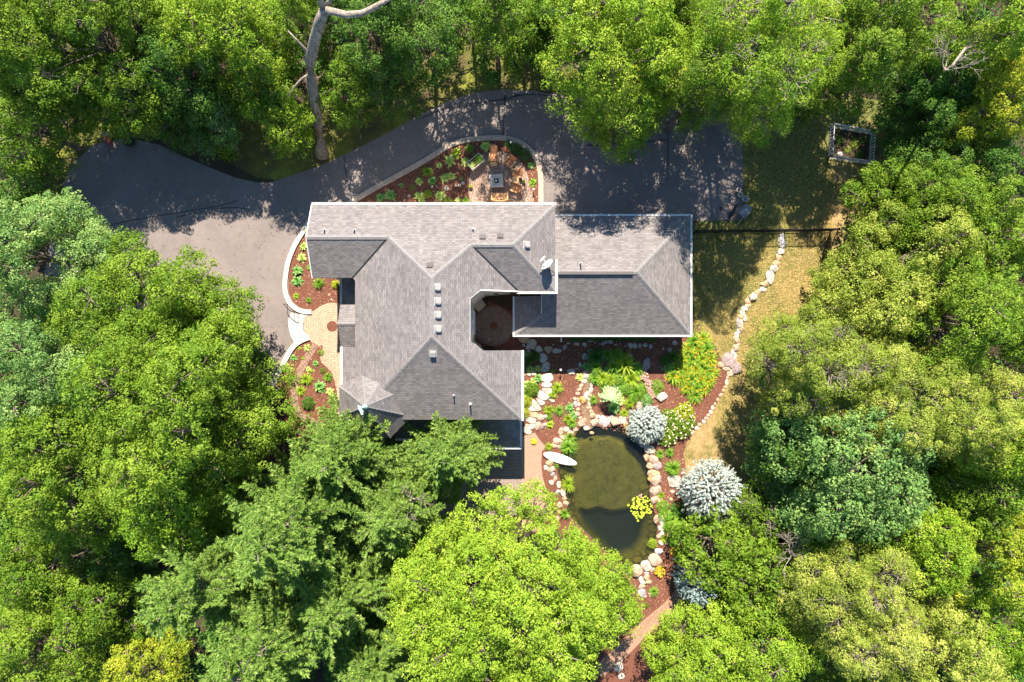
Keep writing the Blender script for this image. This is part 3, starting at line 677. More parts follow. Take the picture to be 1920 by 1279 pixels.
for f, px, py, h, par in ((PN,609,432,.35,0),(PN,665,432,.35,0),(PN,887,430,.3,0),(PS,851,741,.35,0),(PS,882,757,.45,0),(GN,1088,495,.7,1)):
    x, y, z = on(f, px, py); mb = MB(); mb.lathe([(.12,-.02),(.07,.03),(.042,.05),(.042,h),(.03,h)], 10, loc=(x,y,z)); hp("vent_pipe", mb, MAT['greymetal'] if px != 882 else MAT['white'], garage_roof if par else main_roof)
# downpipe elbows seen against the wall
mb = MB(); mb.bar((.65,-.1,5.2) if False else (-1.95,3.1,6.35), (-1.55,3.45,6.6), .06, .06); hp("downpipe", mb, MAT['white'], main_roof)
mb = MB(); x, y, z = W(1052, 636, 0); mb.bar((x,.55,2.8),(x,.3,.3),.09,.07); mb.bar((x,.3,.3),(x,-.05,.12),.1,.07); hp("downpipe", mb, MAT['white'])
# satellite dish
def dish():
    x, y, z = on(PEE, 1031, 508)
    t = empty("satellite_dish", (x, y, z)); tag(t, "white satellite dish on a dark bent arm at the east end of the main roof", "satellite dish")
    mb = MB(); mb.tube([(0,0,-.02),(0,0,.35),(-.08,.1,.75)], .035, 8); mb.tube([(.35,-.15,-.1),(-.02,.02,.4)], .02, 6); mb.build("mast", MAT['dark'], t)
    M = Matrix.Translation((-.12,.22,.85)) @ Matrix.Rotation(R(135),4,'Z') @ Matrix.Rotation(R(68),4,'Y')
    mb = MB(); n = 20; rings = [(0,0),(.13,.012),(.26,.045),(.36,.09),(.42,.13)]
    vs = []; fs = []
    for side in (0, .018):
        for r, h in rings:
            for k in range(n): a = 2*math.pi*k/n; vs.append(M @ Vector((r*math.cos(a)*1.12, r*math.sin(a), h+side)))
    for sd_ in (0,1):
        for i in range(len(rings)-1):
            for k in range(n):
                b = (sd_*len(rings)+i)*n; q = (b+k, b+(k+1)%n, b+n+(k+1)%n, b+n+k); fs.append(q if sd_ else q[::-1])
    for k in range(n): b = (len(rings)-1)*n; c = (2*len(rings)-1)*n; fs.append((b+k, b+(k+1)%n, c+(k+1)%n, c+k))
    mb.add(vs, fs); mb.build("reflector", MAT['white'], t)
    mb = MB(); p = M @ Vector((0,0,.0)); q = M @ Vector((-.1,0,.62)); e = M @ Vector((-.44,0,.05)); mb.tube([e, q], .022, 6); mb.tube([p, q], .018, 6); mb.build("feed_arm", MAT['white'], t)
    mb = MB(); d = (M.to_3x3() @ Vector((0,1,0))).normalized(); mb.bar(q-d*.2, q+d*.2, .09, .09); mb.build("receiver", MAT['white'], t)
dish()
# ================================================================ trees
def unit(a): return a/np.maximum(np.linalg.norm(a, axis=-1, keepdims=True), 1e-9)
def leaf_quads(P, N, T, L, Wd, curl=.0):
    """kite-shaped leaves: centres P, normals N, long axes T, length L, width Wd (arrays)"""
    T = unit(T - N*np.sum(T*N, -1, keepdims=True)); B = np.cross(N, T)
    L = L[:, None]; Wd = Wd[:, None]
    a = P - T*L*.5; b = P + B*Wd*.5 - T*L*.08 + N*curl*Wd; c = P + T*L*.5 - N*curl*L*.6; d = P - B*Wd*.5 - T*L*.08 + N*curl*Wd
    V = np.stack([a, b, c, d], 1).reshape(-1, 3)
    F = np.arange(len(P)*4).reshape(-1, 4)
    return V, F
def finish_leaves(name, P, N, T, L, Wd, v, mat, parent, curl=.12):
    V, F = leaf_quads(P, N, T, L, Wd, curl)
    me = npmesh(name, V, F, np.repeat(v, 4))
    return link(name, me, mat, parent)
def sph(rng, n, zmin=-1.0):
    z = rng.uniform(zmin, 1, n); a = rng.uniform(0, 2*np.pi, n); r = np.sqrt(1-z*z)
    return np.stack([r*np.cos(a), r*np.sin(a), z], 1)

def crown_broad(rng, Rr, Hc, leaf, dens=1.0, lobe=.25, cl=.4, aspect=.7, droop=0., spread=.42, vbase=.5, nlobe=None, zlow=-.7):
    """lobed crown: limbs -> leafy lobes -> clumps -> leaves. Crown centre at the origin, half heights Hc up and .7 Hc down"""
    K = nlobe or int(20 + Rr*4.5)
    # lobe centres on and inside the ellipsoid, kept apart
    cen = []; tries = 0
    while len(cen) < K and tries < 3000:
        tries += 1
        d = sph(rng, 1, zlow)[0]; q = rng.uniform(.45, 1.0)**.6 * (1-lobe*.8)
        c = np.array([d[0]*q, d[1]*q, d[2]*q*(Hc/Rr)])*Rr*np.array([1, 1, 1])
        if all(np.linalg.norm(c-o[0]) > lobe*Rr*.72 for o in cen):
            lr = Rr*lobe*rng.uniform(.72, 1.18); cen.append((c, lr))
    CC = np.array([c for c, _ in cen]); LR = np.array([l for _, l in cen])
    Ps = []; Ns = []; Ts = []; Vs = []
    lobe_v = rng.normal(0, .07, len(cen))
    for i, (c, lr) in enumerate(cen):
        m = int(2.1*4*np.pi*lr*lr/(np.pi*cl*cl)*.52)
        d = sph(rng, m, -.65)
        wob = 1 + .16*np.sin(d[:, :1]*5+i)*np.cos(d[:, 1:2]*6+i*2) + rng.normal(0, .15, (m, 1))
        p = c + d*lr*wob*np.array([1, 1, .85])
        # drop clumps buried in other lobes
        dist = np.linalg.norm(p[:, None]-CC[None], axis=2)/LR[None]; dist[:, i] = 9
        keep = dist.min(1) > .72
        p = p[keep]; d = d[keep]; m = len(p)
        if m == 0: continue
        n = max(8, int(dens*cl*cl*3.6/(leaf*leaf*aspect)))
        cr = cl*rng.uniform(.65, 1.3, m)
        q = sph(rng, m*n, -.25); rad = rng.uniform(.5, 1, (m*n, 1))**.5
        base = np.repeat(p, n, 0); dd = np.repeat(d, n, 0); crr = np.repeat(cr, n)[:, None]
        # clump is a shallow dome facing outwards/upwards
        ax = unit(dd*.7+np.array([0, 0, .75]))
        h = np.sum(q*ax, 1, keepdims=True)
        off = (q - ax*h*.55)*crr*rad
        pos = base+off; pos[:, 2] -= droop*np.linalg.norm(off[:, :2], axis=1)
        nrm = unit(off/crr*.8 + ax*.5 + rng.normal(0, spread, (m*n, 3)))
        tt = unit(off+rng.normal(0, .35, (m*n, 3))*crr + np.array([0, 0, -.25-droop]))
        vv = vbase + lobe_v[i] + np.repeat(rng.normal(0, .17, m), n) + rng.normal(0, .11, m*n)
        Ps.append(pos); Ns.append(nrm); Ts.append(tt); Vs.append(vv)
    P = np.concatenate(Ps); N = np.concatenate(Ns); T = np.concatenate(Ts); V = np.clip(np.concatenate(Vs), 0, 1)
    L = leaf*rng.uniform(.75, 1.35, len(P)); Wd = L*aspect*rng.uniform(.8, 1.15, len(P))
    return P, N, T, L, Wd, V, cen

def tubes_np(segs, sides=4):
    """segs: list of (a,b,ra,rb)"""
    if not segs: return np.zeros((0,3)), np.zeros((0,4), int)
    A = np.array([s[0] for s in segs], float); B = np.array([s[1] for s in segs], float); ra = np.array([s[2] for s in segs]); rb = np.array([s[3] for s in segs])
    D = unit(B-A); up = np.where(np.abs(D[:, 2:3]) < .9, np.array([[0, 0, 1.]]), np.array([[1., 0, 0]])); X = unit(np.cross(D, up)); Y = np.cross(X, D)
    vs = []
    for k in range(sides):
        a = 2*np.pi*k/sides; o = X*np.cos(a)+Y*np.sin(a); vs.append(A+o*ra[:, None])
    for k in range(sides):
        a = 2*np.pi*k/sides; o = X*np.cos(a)+Y*np.sin(a); vs.append(B+o*rb[:, None])
    V = np.stack(vs, 1).reshape(-1, 3); m = len(segs); base = np.arange(m)[:, None]*2*sides
    F = np.concatenate([base+np.array([[k, (k+1) % sides, sides+(k+1) % sides, sides+k]]) for k in range(sides)])
    return V, F

def trunk_for(rng, cen, zc, Rr, tr, parent, mat, twigs=0.0, P=None):
    """tapering trunk with limbs that reach the leafy lobes; crown-centred coordinates shifted by zc"""
    segs = []
    zt = zc + .25*Rr
    pts = [np.array([0, 0, 0.])]; k = 7
    for i in range(1, k+1):
        pts.append(np.array([rng.normal(0, .05)*i*.4, rng.normal(0, .05)*i*.4, zt*i/k]))
    rad = [tr*(1.35 if i == 0 else 1)*(1-.75*i/k) for i in range(k+1)]
    for i in range(k): segs.append((pts[i], pts[i+1], rad[i], rad[i+1]))
    tips = []
    for c, lr in cen:
        tgt = c + np.array([0, 0, zc]); j = int(np.clip((tgt[2]-.45*np.linalg.norm(tgt[:2]))/zt*k, 2, k-1)); s = pts[j]
        mid = (s+tgt)/2 + rng.normal(0, .25, 3) + np.array([0, 0, .25*lr])
        segs.append((s, mid, rad[j]*.55, rad[j]*.32)); segs.append((mid, tgt, rad[j]*.32, .035)); tips.append((tgt, lr))
        for _ in range(4):
            e = tgt + sph(rng, 1, -.2)[0]*lr*.8; segs.append((tgt*.8+mid*.2, e, .05, .015))
    V, F = tubes_np(segs, 7)
    me = npmesh("trunk", V, F); o = link("trunk", me, mat, parent); me.shade_smooth()
    return o
def twig_mesh(rng, cen, zc, parent, mat, per=14, rad=.014, reach=1.08, name="twigs"):
    segs = []
    for c, lr in cen:
        o = c + np.array([0, 0, zc])
        for _ in range(per):
            d = sph(rng, 1, 0.05)[0]; a = o + d*lr*.25; b = o + unit(d+rng.normal(0, .2, 3))*lr*.75; e = o + unit(d+rng.normal(0, .3, 3))*lr*reach
            segs += [(a, b, rad*1.9, rad*1.3), (b, e, rad*1.3, rad*.5)]
            for _k in range(2):
                f = b*.5+e*.5; segs.append((f, f+unit(e-b+rng.normal(0, .6, 3))*lr*.3, rad*.8, rad*.4))
    V, F = tubes_np(segs, 3)
    return link(name, npmesh(name, V, F), mat, parent)

def crown_pine(rng, Rr, Ht, z0, needles=1.0, up=.45, whorls=13, tuft=.3):
    """tiers of limbs carrying feathery sprays. trunk along z, foliage from z0 to Ht"""
    Ps = []; Ns = []; Ts = []; Vs = []; segs = []
    for wi in range(whorls):
        t = wi/(whorls-1); z = z0 + (Ht-z0)*t**.9
        ln = Rr*(1-t)**.62*(.6+.4*min(1, t*5+.3)) + .35
        nb = int(10 + 5*(1-t)); ph = rng.uniform(0, 6.28)
        for k in range(nb):
            a = ph + 2*np.pi*k/nb + rng.normal(0, .25); l = ln*rng.uniform(.5, 1.12); bend = rng.normal(0, .22)
            d = np.array([np.cos(a), np.sin(a), 0]); side = np.array([-d[1], d[0], 0])
            zb = z + rng.normal(0, .4)
            def path(s): return np.array([0, 0, zb]) + d*l*s + side*bend*l*s*s + np.array([0, 0, 1])*(up*l*(s*.45+.35*s*s)*(.4+.6*t) - .16*l*s*(1-t)) 
            prev = path(0)
            for s in (.25, .5, .75, 1.0):
                q = path(s); segs.append((prev, q, .032*(1.3-s)*(.6+l*.15), .032*(1.1-s)*(.6+l*.15)+.006)); prev = q
            ns = max(4, int(l/.2))
            for j in range(ns):
                s = .22 + .8*j/ns; base = path(min(s, 1.0))
                for sg in (-1, 1):
                    tl = (.34+.3*l*(1.06-s))*rng.uniform(.6, 1.2)*.62
                    dirn = unit(d*.75 + side*sg*rng.uniform(.3, 1.0) + np.array([0, 0, rng.uniform(.1, .8)]))
                    if tl > .45 and rng.random() < .5: segs.append((base, base+dirn*tl*.8, .014, .006))
                    m = max(5, int(tl/.075*4.2*needles))
                    u = rng.uniform(.15, 1.05, m)[:, None]
                    az = sph(rng, m); pos = base + dirn*tl*u
                    nd = unit(dirn*.9 + az*.75); pos = pos + nd*tuft*.35
                    Ps.append(pos); Ts.append(nd); Ns.append(unit(np.cross(nd, az)+np.array([0, 0, .5])+rng.normal(0, .15, (m, 3))))
                    Vs.append(.5 + rng.normal(0, .1) + rng.normal(0, .15, m) + .16*(u[:, 0]-.6))
    P = np.concatenate(Ps); N = np.concatenate(Ns); T = np.concatenate(Ts); V = np.clip(np.concatenate(Vs), 0, 1)
    L = tuft*rng.uniform(.6, 1.2, len(P)); Wd = tuft*.2*rng.uniform(.8, 1.3, len(P))
    return P, N, T, L, Wd, V, segs

NT = [0]; nleaf = [0]
def place(px, py, Rpx, zc):
    x, y, _ = W(px, py, zc); return x, y, Rpx*(H-zc)/1280.0
def tree(px, py, Rpx, top, mat, label, cat="tree", style='broad', leaf=.108, name='broadleaf_tree', group=None, hc=.62, dens=1.0, low=None, **k):
    NT[0] += 1; rng = np.random.default_rng(100+NT[0])
    if low is None: low = top*.14
    Hc = (top-low)/1.75; zc = top - Hc
    x, y, _ = W(px, py, zc + .22*Hc); Rr = Rpx*1.05*(H-zc-.15*Hc)/1280
    t = empty(name, (x, y, 0)); tag(t, label, cat, group)
    tw = k.pop('twigs', 0); bark = k.pop('bark', MAT['bark'])
    P, N, T, L, Wd, V, cen = crown_broad(rng, Rr, Hc, leaf, dens, **k)
    # trees at the foot: crown leans a touch towards the light
    P = P + np.array([0, 0, zc]); keep = P[:, 2] > .15
    P, N, T, L, Wd, V = (q[keep] for q in (P, N, T, L, Wd, V))
    nleaf[0] += len(P)
    finish_leaves("crown", P, N, T, L, Wd, V, LF[mat], t)
    trunk_for(rng, cen, zc, Rr, .09+.026*Rr, t, bark)
    if tw: twig_mesh(rng, cen, zc, t, MAT['twig'], tw)
    return t
def pine(px, py, Rpx, top, mat, label, name='pine_tree', cat='pine tree', z0=2.5, needles=1.0, group=None, tuft=.3, **k):
    NT[0] += 1; rng = np.random.default_rng(300+NT[0])
    zc = top*.6; x, y, Rr = place(px, py, Rpx, zc)
    t = empty(name, (x, y, 0)); tag(t, label, cat, group)
    P, N, T, L, Wd, V, segs = crown_pine(rng, Rr, top, z0, needles, tuft=tuft, **k); nleaf[0] += len(P)
    finish_leaves("crown", P, N, T, L, Wd, V, LF[mat], t, 0.02)
    Vv, F = tubes_np(segs, 4); link("limbs", npmesh("limbs", Vv, F), MAT['twig'], t)
    mb = MB(); mb.tube([(0,0,0),(.05,0,top*.35),(0,.05,top*.7),(0,0,top*.97)], [.12+.02*Rr, .1+.012*Rr, .08, .02], 8); mb.build("trunk", MAT['bark'], t)
    return t

G1 = "trees of the wood around the house"
# --- north-west wood
tree(40,60,120,13,'green',"dull green tree filling the extreme top left corner")
tree(175,75,150,12.5,'green',"large yellow-tinged tree of the top left, second from the left corner", twigs=4, vbase=.6)
tree(48,235,95,8.5,'green',"drooping mid green tree at the left edge above the driveway turnaround", dens=.62)
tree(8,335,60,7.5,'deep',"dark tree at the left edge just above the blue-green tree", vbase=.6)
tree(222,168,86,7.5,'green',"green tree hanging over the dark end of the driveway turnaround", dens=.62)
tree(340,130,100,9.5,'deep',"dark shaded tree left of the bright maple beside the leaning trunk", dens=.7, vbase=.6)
tree(430,60,115,12,'lime',"bright lime tree left of the tall leaning bare trunk", cl=.4)
tree(490,150,70,9,'green',"mid green tree just below the bright lime tree and left of the bare trunk", vbase=.6)
tree(525,225,62,7,'lime',"small bright round-topped tree touching the left of the bare trunk's foot", cl=.42, vbase=.45)
tree(395,225,70,5.5,'blue',"low dark blue-green tree over the north edge of the driveway", dens=.62, vbase=.35)
tree(420,262,34,3.6,'green',"small pale-tipped sapling beside the driveway bend", name='sapling', cat='sapling', leaf=.16)
tree(310,210,60,5.5,'deep',"low dark tree above the turnaround, right of the overhanging green tree", dens=.62, vbase=.7)
tree(650,165,64,7.5,'green',"green tree directly right of the bare trunk", vbase=.45)
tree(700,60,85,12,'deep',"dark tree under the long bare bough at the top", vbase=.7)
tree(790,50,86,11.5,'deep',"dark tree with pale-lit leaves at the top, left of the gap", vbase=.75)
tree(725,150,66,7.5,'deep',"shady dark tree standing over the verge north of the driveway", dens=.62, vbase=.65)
tree(560,40,60,11,'green',"mid green tree behind the fork of the bare trunk")
# --- north
tree(930,35,80,11.5,'green',"mid green tree at the top centre, left of the brightest tree", vbase=.42)
tree(985,85,50,8,'green',"lower green tree tucked left under the brightest tree", vbase=.4)
tree(1140,85,145,15,'lime',"brightest large tree at the top, overhanging the driveway", dens=.8, cl=.4)
tree(1170,205,80,10.5,'lime',"bright drooping tree hanging farthest out over the driveway", dens=.62, cl=.4, vbase=.45)
tree(1188,268,26,7.5,'green',"narrow hanging green tree tip over the driveway", cl=.4)
tree(1240,132,66,12.5,'lime',"yellow-lit tree between the brightest tree and the feathery tree", vbase=.55)
tree(1430,90,150,17,'lime',"feathery lime tree with bare twigs above the parking end of the driveway", dens=.75, cl=.42, aspect=.5, twigs=14, vbase=.42)
tree(1318,150,70,14.5,'green',"green feathery tree at the right edge of the driveway, under the lime one", cl=.42, aspect=.5, twigs=6)
tree(1520,150,70,9.5,'green',"green tree above the picket garden", cl=.42, aspect=.5, twigs=6)
tree(1270,25,60,10,'green',"mid green tree at the top edge between the brightest and the feathery tree")
tree(1640,60,120,12.5,'green',"large mid green tree at the top, right of the feathery lime tree", vbase=.6)
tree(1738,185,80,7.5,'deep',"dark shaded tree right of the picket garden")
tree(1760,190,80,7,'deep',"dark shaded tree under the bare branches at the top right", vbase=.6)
tree(1840,40,95,13,'lime',"bright tree in the top right corner")
tree(1895,170,80,10,'yellow',"yellow-leaved tree at the right edge below the corner")
tree(1820,225,68,7.5,'yellow',"yellow-green tree just below the tangle of bare branches", vbase=.4)
tree(1750,320,80,6.5,'deep',"dark low tree below the shaded ones at the right", vbase=.65)
tree(1880,310,70,7.5,'deep',"dark green tree at the right edge beneath the yellow ones")
for i, (px, py, r, h, m, l) in enumerate([(1060,40,70,9,'deep',"dark tree behind the brightest tree at the top"),(1000,10,70,9,'green',"mid green tree cut by the top edge right of centre"),(1340,40,80,10,'green',"mid green tree cut by the top edge, left behind the feathery one"),(1560,60,80,10,'green',"green tree cut by the top edge, right behind the feathery one"),
    (880,20,70,9,'deep',"dark tree cut by the top edge at the centre"),(1460,-60,120,12,'green',"added green tree beyond the top edge behind the feathery one"),(1200,-70,120,12,'green',"added green tree beyond the top edge behind the brightest one"),(300,20,90,11,'green',"green tree cut by the top edge left of the lime tree"),(640,-20,80,10,'deep',"dark tree at the top edge behind the bare trunk's fork")]):
    tree(px,py,r,h,m,l)  # trees added behind the north row for the shade they cast
# --- east
tree(1678,385,85,7,'green',"bright green tree nearest the lawn below the picket garden", cl=.38)
tree(1770,390,95,8.5,'green',"bright mid green tree right of the one nearest the lawn", vbase=.6, cl=.38)
tree(1870,440,95,10,'green',"leafy green tree at the right edge level with the house ridge", vbase=.6)
tree(1720,480,110,11,'olive',"light green tree with pale leaf tips right of the black fence corner", cl=.42, vbase=.5)
tree(1592,512,56,5,'olive',"low pale bushy tree at the end of the black fence", cl=.36, vbase=.45)
tree(1640,570,100,11,'olive',"pale olive tree right of the boulder line, north of the big twiggy one", cl=.42, vbase=.6)
tree(1800,600,125,14,'green',"large leafy tree at the right, level with the pavers and the front door", cl=.38, vbase=.6)
tree(1905,620,80,14,'green',"green tree cut by the right edge halfway down")
tree(1535,690,125,12.5,'olive',"big olive tree with grey twigs beside the boulder line", cl=.4, aspect=.42, twigs=16, vbase=.45)
tree(1650,760,120,14,'olive',"tall yellowish olive tree above the round blue-green one", cl=.38, aspect=.4, twigs=6, vbase=.65)
tree(1492,835,85,9,'deep',"dark green maple between the dry lawn and the round blue-green tree", vbase=.8, cl=.42)
tree(1590,865,170,12.5,'blue',"large rounded blue-green tree right of the dry lawn", cl=.4, leaf=.14)
tree(1800,770,120,14.5,'olive',"drooping yellow-green tree in the right part of the picture", aspect=.4, vbase=.6)
tree(1880,830,100,14,'lime',"lime tree at the right edge below the middle", cl=.38, vbase=.5)
tree(1830,920,95,11,'green',"green tree with a yellow tint at the right, below the drooping one")
# --- south-east
tree(1430,955,70,6,'green',"small open tree with bare grey limbs beside the silver spruce", cl=.36, dens=.75, twigs=10)
tree(1560,1000,95,8.5,'green',"large-leaved green tree beneath the blue-green round one", leaf=.26, aspect=.45, vbase=.55)
tree(1340,1026,80,6.4,'green',"long-leaved shrubby tree at the garden edge below the silver spruce", leaf=.22, aspect=.38, cl=.4, vbase=.55, low=.4)
tree(1418,1095,95,7.5,'green',"wide long-leaved tree right of the shaded blue fir", leaf=.22, aspect=.38, cl=.4, vbase=.55)
tree(1480,1120,60,7,'deep',"darker green tree left of the pale fine-leaved one", vbase=.8)
tree(1720,1010,110,11,'lime',"lime green tree below the right-hand gap", cl=.38, vbase=.4)
tree(1850,1040,100,12.5,'yellow',"yellow-green tree at the right edge in the lower third", cl=.38, vbase=.35)
tree(1620,1140,135,13.5,'olive',"pale fine-leaved tree with white limbs in the lower right", cl=.38, aspect=.42, twigs=10, vbase=.68)
tree(1760,1230,110,13.5,'olive',"pale yellow-green tree on the bottom edge right of centre", cl=.4, vbase=.66)
tree(1890,1190,95,11,'lime',"lime tree in the bottom right corner", vbase=.45)
tree(1325,1255,105,9,'maple',"light green maple on the bottom edge right of the dirt path", cl=.38, vbase=.5)
tree(1440,1210,90,10,'maple',"second light green maple on the bottom edge, right of the first", cl=.38, vbase=.42)
tree(1560,1265,80,8,'green',"mid green tree on the bottom edge between the maples and the pale tree")
# --- south centre: the great maple, three crowns of its own limbs
tree(935,1142,212,15.5,'maple',"great lime green maple at the bottom centre, beside the pond", cl=.33, lobe=.165, nlobe=110, leaf=.105, vbase=.52, hc=.5)
tree(1108,1120,98,9.5,'maple',"smaller lime maple between the great maple and the garden tip", cl=.4, vbase=.45)
# --- south-west
tree(60,480,125,14,'blue',"tall pale blue-green tree at the left edge", cl=.38, vbase=.6)
tree(70,700,140,15,'blue',"rounded blue-green tree at the left edge below the tall pale one", cl=.4, vbase=.5)
tree(250,580,135,13.5,'green',"broad green tree covering the left end of the sunlit driveway", cl=.4, vbase=.6)
tree(378,602,96,10.5,'green',"green tree whose edge meets the sunlit driveway", cl=.38, vbase=.55)
tree(330,770,190,17,'green',"widest green tree of the left side, in the middle of the grove", cl=.4, vbase=.66)
tree(412,750,80,10.5,'green',"green tree beside the curving paver path", cl=.38, vbase=.55)
tree(130,880,150,15,'green',"green tree of the left edge above the dark gap", cl=.4, vbase=.62)
tree(330,930,110,13,'lime',"brighter green tree between the grove and the pines", cl=.4, vbase=.3)
tree(90,1070,100,9,'green',"low olive-green tree beneath the dark gap at the left", vbase=.5)
tree(195,1150,85,9.5,'green',"shaded tree right of the low olive-green one", vbase=.4)
tree(60,1230,110,13,'green',"green tree in the bottom left corner", vbase=.7)
tree(265,1260,80,10,'yellow',"yellow-green tree on the bottom edge left of the pines", vbase=.35)
tree(230,1060,60,6.5,'deep',"dark low tree in the gap beside the pines", vbase=.6)
pine(400,1080,130,14,'pine',"pale-twigged pine at the left of the pine group", tuft=.26, needles=1.35)
pine(560,975,150,16,'pine',"tallest pine in the middle of the pine group", tuft=.26, needles=1.35)
pine(505,1200,140,15,'pine',"pine on the bottom edge with bare grey limbs", tuft=.26, needles=1.35)
pine(650,850,110,11,'pine',"pine crowding the south side of the turret", tuft=.24, needles=1.3)
pine(640,1110,120,12,'pine',"pine between the bottom-edge pine and the great maple", tuft=.26, needles=1.35)
pine(845,845,92,9.3,'pine',"pine whose crown covers the south porch roof", tuft=.24, needles=1.3, z0=2.0)
pine(745,955,105,10,'pine',"pine between the porch pine and the great maple", tuft=.24, needles=1.3)
pine(700,1240,90,10,'pine',"shaded pine at the bottom edge left of the great maple", tuft=.26, needles=1.35)

# --- the tall leaning trunk with the bare bough
def leaning():
    b = np.array(W(605, 283, 0)); t = empty('leaning_tree', tuple(b)); tag(t, "tall leaning bare trunk with a long bough, beside the driveway", "tree")
    def L(px, py, z): return tuple(np.array(W(px, py, z))-b)
    mb = MB(); mb.tube([L(604,291,0), L(602,272,.8), L(596,235,2.6), L(590,190,4.6), L(583,150,6.4), L(582,115,7.8), L(590,75,9.4), L(600,40,10.8), L(610,14,11.8)], [.5,.36,.33,.34,.33,.33,.31,.3,.26], 12)
    mb.build("trunk", MAT['palebark'], t, True)
    for pts, rad in (([L(608,18,11.6),L(625,22,11.9),L(650,28,12.1),L(680,25,12.3),L(705,12,12.6),L(740,-8,13)], [.24,.2,.19,.17,.15,.1]),
                     ([L(608,18,11.6),L(598,-5,12.4),L(590,-30,13)], [.2,.16,.1]), ([L(612,16,11.6),L(622,-10,12.4)], [.16,.1]),
                     ([L(582,108,8),L(572,92,8.5),L(556,75,9),L(540,58,9.4)], [.12,.09,.07,.04]),
                     ([L(580,138,6.9),L(565,148,6.9),L(550,165,6.6),L(538,185,6.2)], [.07,.06,.045,.02]),
                     ([L(586,150,6.4),L(602,143,6.6)], [.05,.015])):
        m = MB(); m.tube(pts, rad, 8); m.build("bough", MAT['palebark'], t, True)
leaning()
def bare(px, py, z, label, n=9, r=2.2, seed=1, base=None):
    rng = np.random.default_rng(seed); x, y, _ = W(px, py, z); t = empty('bare_tree', (x, y, 0)); tag(t, label, 'dead tree')
    bx, by = (W2(*base)[0]-x, W2(*base)[1]-y) if base else (0, 0)
    mb = MB(); mb.tube([(bx,by,0),(bx*.6,by*.6,z*.5),(0,0,z*.9)], [.16,.11,.07], 8); mb.build("trunk", MAT['palebark'], t)
    segs = []
    def grow(p, d, l, rad, k):
        q = p + d*l; m = (p+q)/2+rng.normal(0, l*.06, 3); segs.append((p, m, rad, rad*.8)); segs.append((m, q, rad*.8, rad*.6))
        if k:
            for _ in range(3): grow(q if rng.random() < .6 else m, unit(d+rng.normal(0, .55, 3)), l*.68, rad*.6, k-1)
    for _ in range(n):
        d = sph(rng, 1, .1)[0]; grow(np.array([0, 0, z*.85]), d, r*.5, .05, 3)
    V, F = tubes_np(segs, 4); link("branches", npmesh("branches", V, F), MAT['twig'], t)
bare(1815,105,12.5,"tangle of bare grey branches near the top right corner",4,1.7,3,(1800,70))
bare(1470,95,12.0,"bare branches showing through the feathery lime tree",5,1.4,5)
bare(1500,1050,7.5,"bare reddish branches sticking out between the long-leaved trees",6,1.6,6)
bare(765,945,9.0,"bare tan branches between the porch pine and the great maple",5,1.2,8)
# understory so that the wood's floor reads as leafy shade
def understory(name, n, boxes, avoid, mat, seed, lab):
    rng = np.random.default_rng(seed); C0 = []
    while len(C0) < n:
        bx = boxes[rng.integers(len(boxes))]; px, py = rng.uniform(bx[0], bx[2]), rng.uniform(bx[1], bx[3])
        if any(a[0] < px < a[2] and a[1] < py < a[3] for a in avoid): continue
        x, y, _ = W(px, py, 0); C0.append((x, y, rng.uniform(.3, 1.2)))
    C0 = np.array(C0); m = 90; k = len(C0)
    q = sph(rng, k*m, -.1)*rng.uniform(.4, 1.1, (k*m, 1))*np.repeat(rng.uniform(.4, .9, k), m)[:, None]; P = np.repeat(C0, m, 0) + q; P[:, 2] = np.maximum(P[:, 2], .05)
    N = unit(q+np.array([0, 0, .8])+rng.normal(0, .4, q.shape)); V = np.clip(rng.normal(.5, .2, len(P)), 0, 1)
    o = finish_leaves(name, P, N, unit(q), rng.uniform(.15, .3, len(P)), rng.uniform(.1, .2, len(P)), V, LF[mat], None); tag(o, lab, 'undergrowth', kind='stuff'); nleaf[0] += len(P)
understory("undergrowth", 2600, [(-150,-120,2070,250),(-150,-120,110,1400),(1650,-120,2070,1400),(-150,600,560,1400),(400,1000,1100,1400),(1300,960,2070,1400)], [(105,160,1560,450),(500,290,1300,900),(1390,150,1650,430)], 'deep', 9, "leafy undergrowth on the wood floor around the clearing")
open("/tmp/leaves.txt","w").write(f"{nleaf[0]} {NT[0]}") if False else None
# ================================================================ stones
rs = random.Random(77)
def rock_mesh(seed, flat=.55, jag=.18):
    rnd = np.random.default_rng(seed); bm = bmesh.new(); bmesh.ops.create_icosphere(bm, subdivisions=3, radius=.5)
    pl_ = [(unit(rnd.normal(0, 1, 3)), rnd.uniform(.28, .42)) for _ in range(11)]; ph = rnd.uniform(0, 6, 6)
    for v in bm.verts:
        p = np.array(v.co)
        for n_, d_ in pl_:
            k = p @ n_
            if k > d_: p = p - n_*(k-d_)*.92
        p *= 1 + .05*math.sin(7*p[0]+ph[0])*math.sin(6*p[1]+ph[1])+.03*math.sin(13*p[2]+ph[2])
        p[2] = p[2]*flat/.8 + flat*.28
        v.co = p
    xs = [v.co.x for v in bm.verts]; ys = [v.co.y for v in bm.verts]; sx = max(xs)-min(xs); sy = max(ys)-min(ys); ox = (max(xs)+min(xs))/2; oy = (max(ys)+min(ys))/2
    for v in bm.verts: v.co.x = (v.co.x-ox)/sx; v.co.y = (v.co.y-oy)/sy
    me = bpy.data.meshes.new("rock"); bm.to_mesh(me); bm.free(); return me
ROCKS = {m: [rock_mesh(10*i+j) for i in range(4)] for j, m in enumerate(ST)}
for m, l in ROCKS.items():
    for me in l: me.materials.append(ST[m])
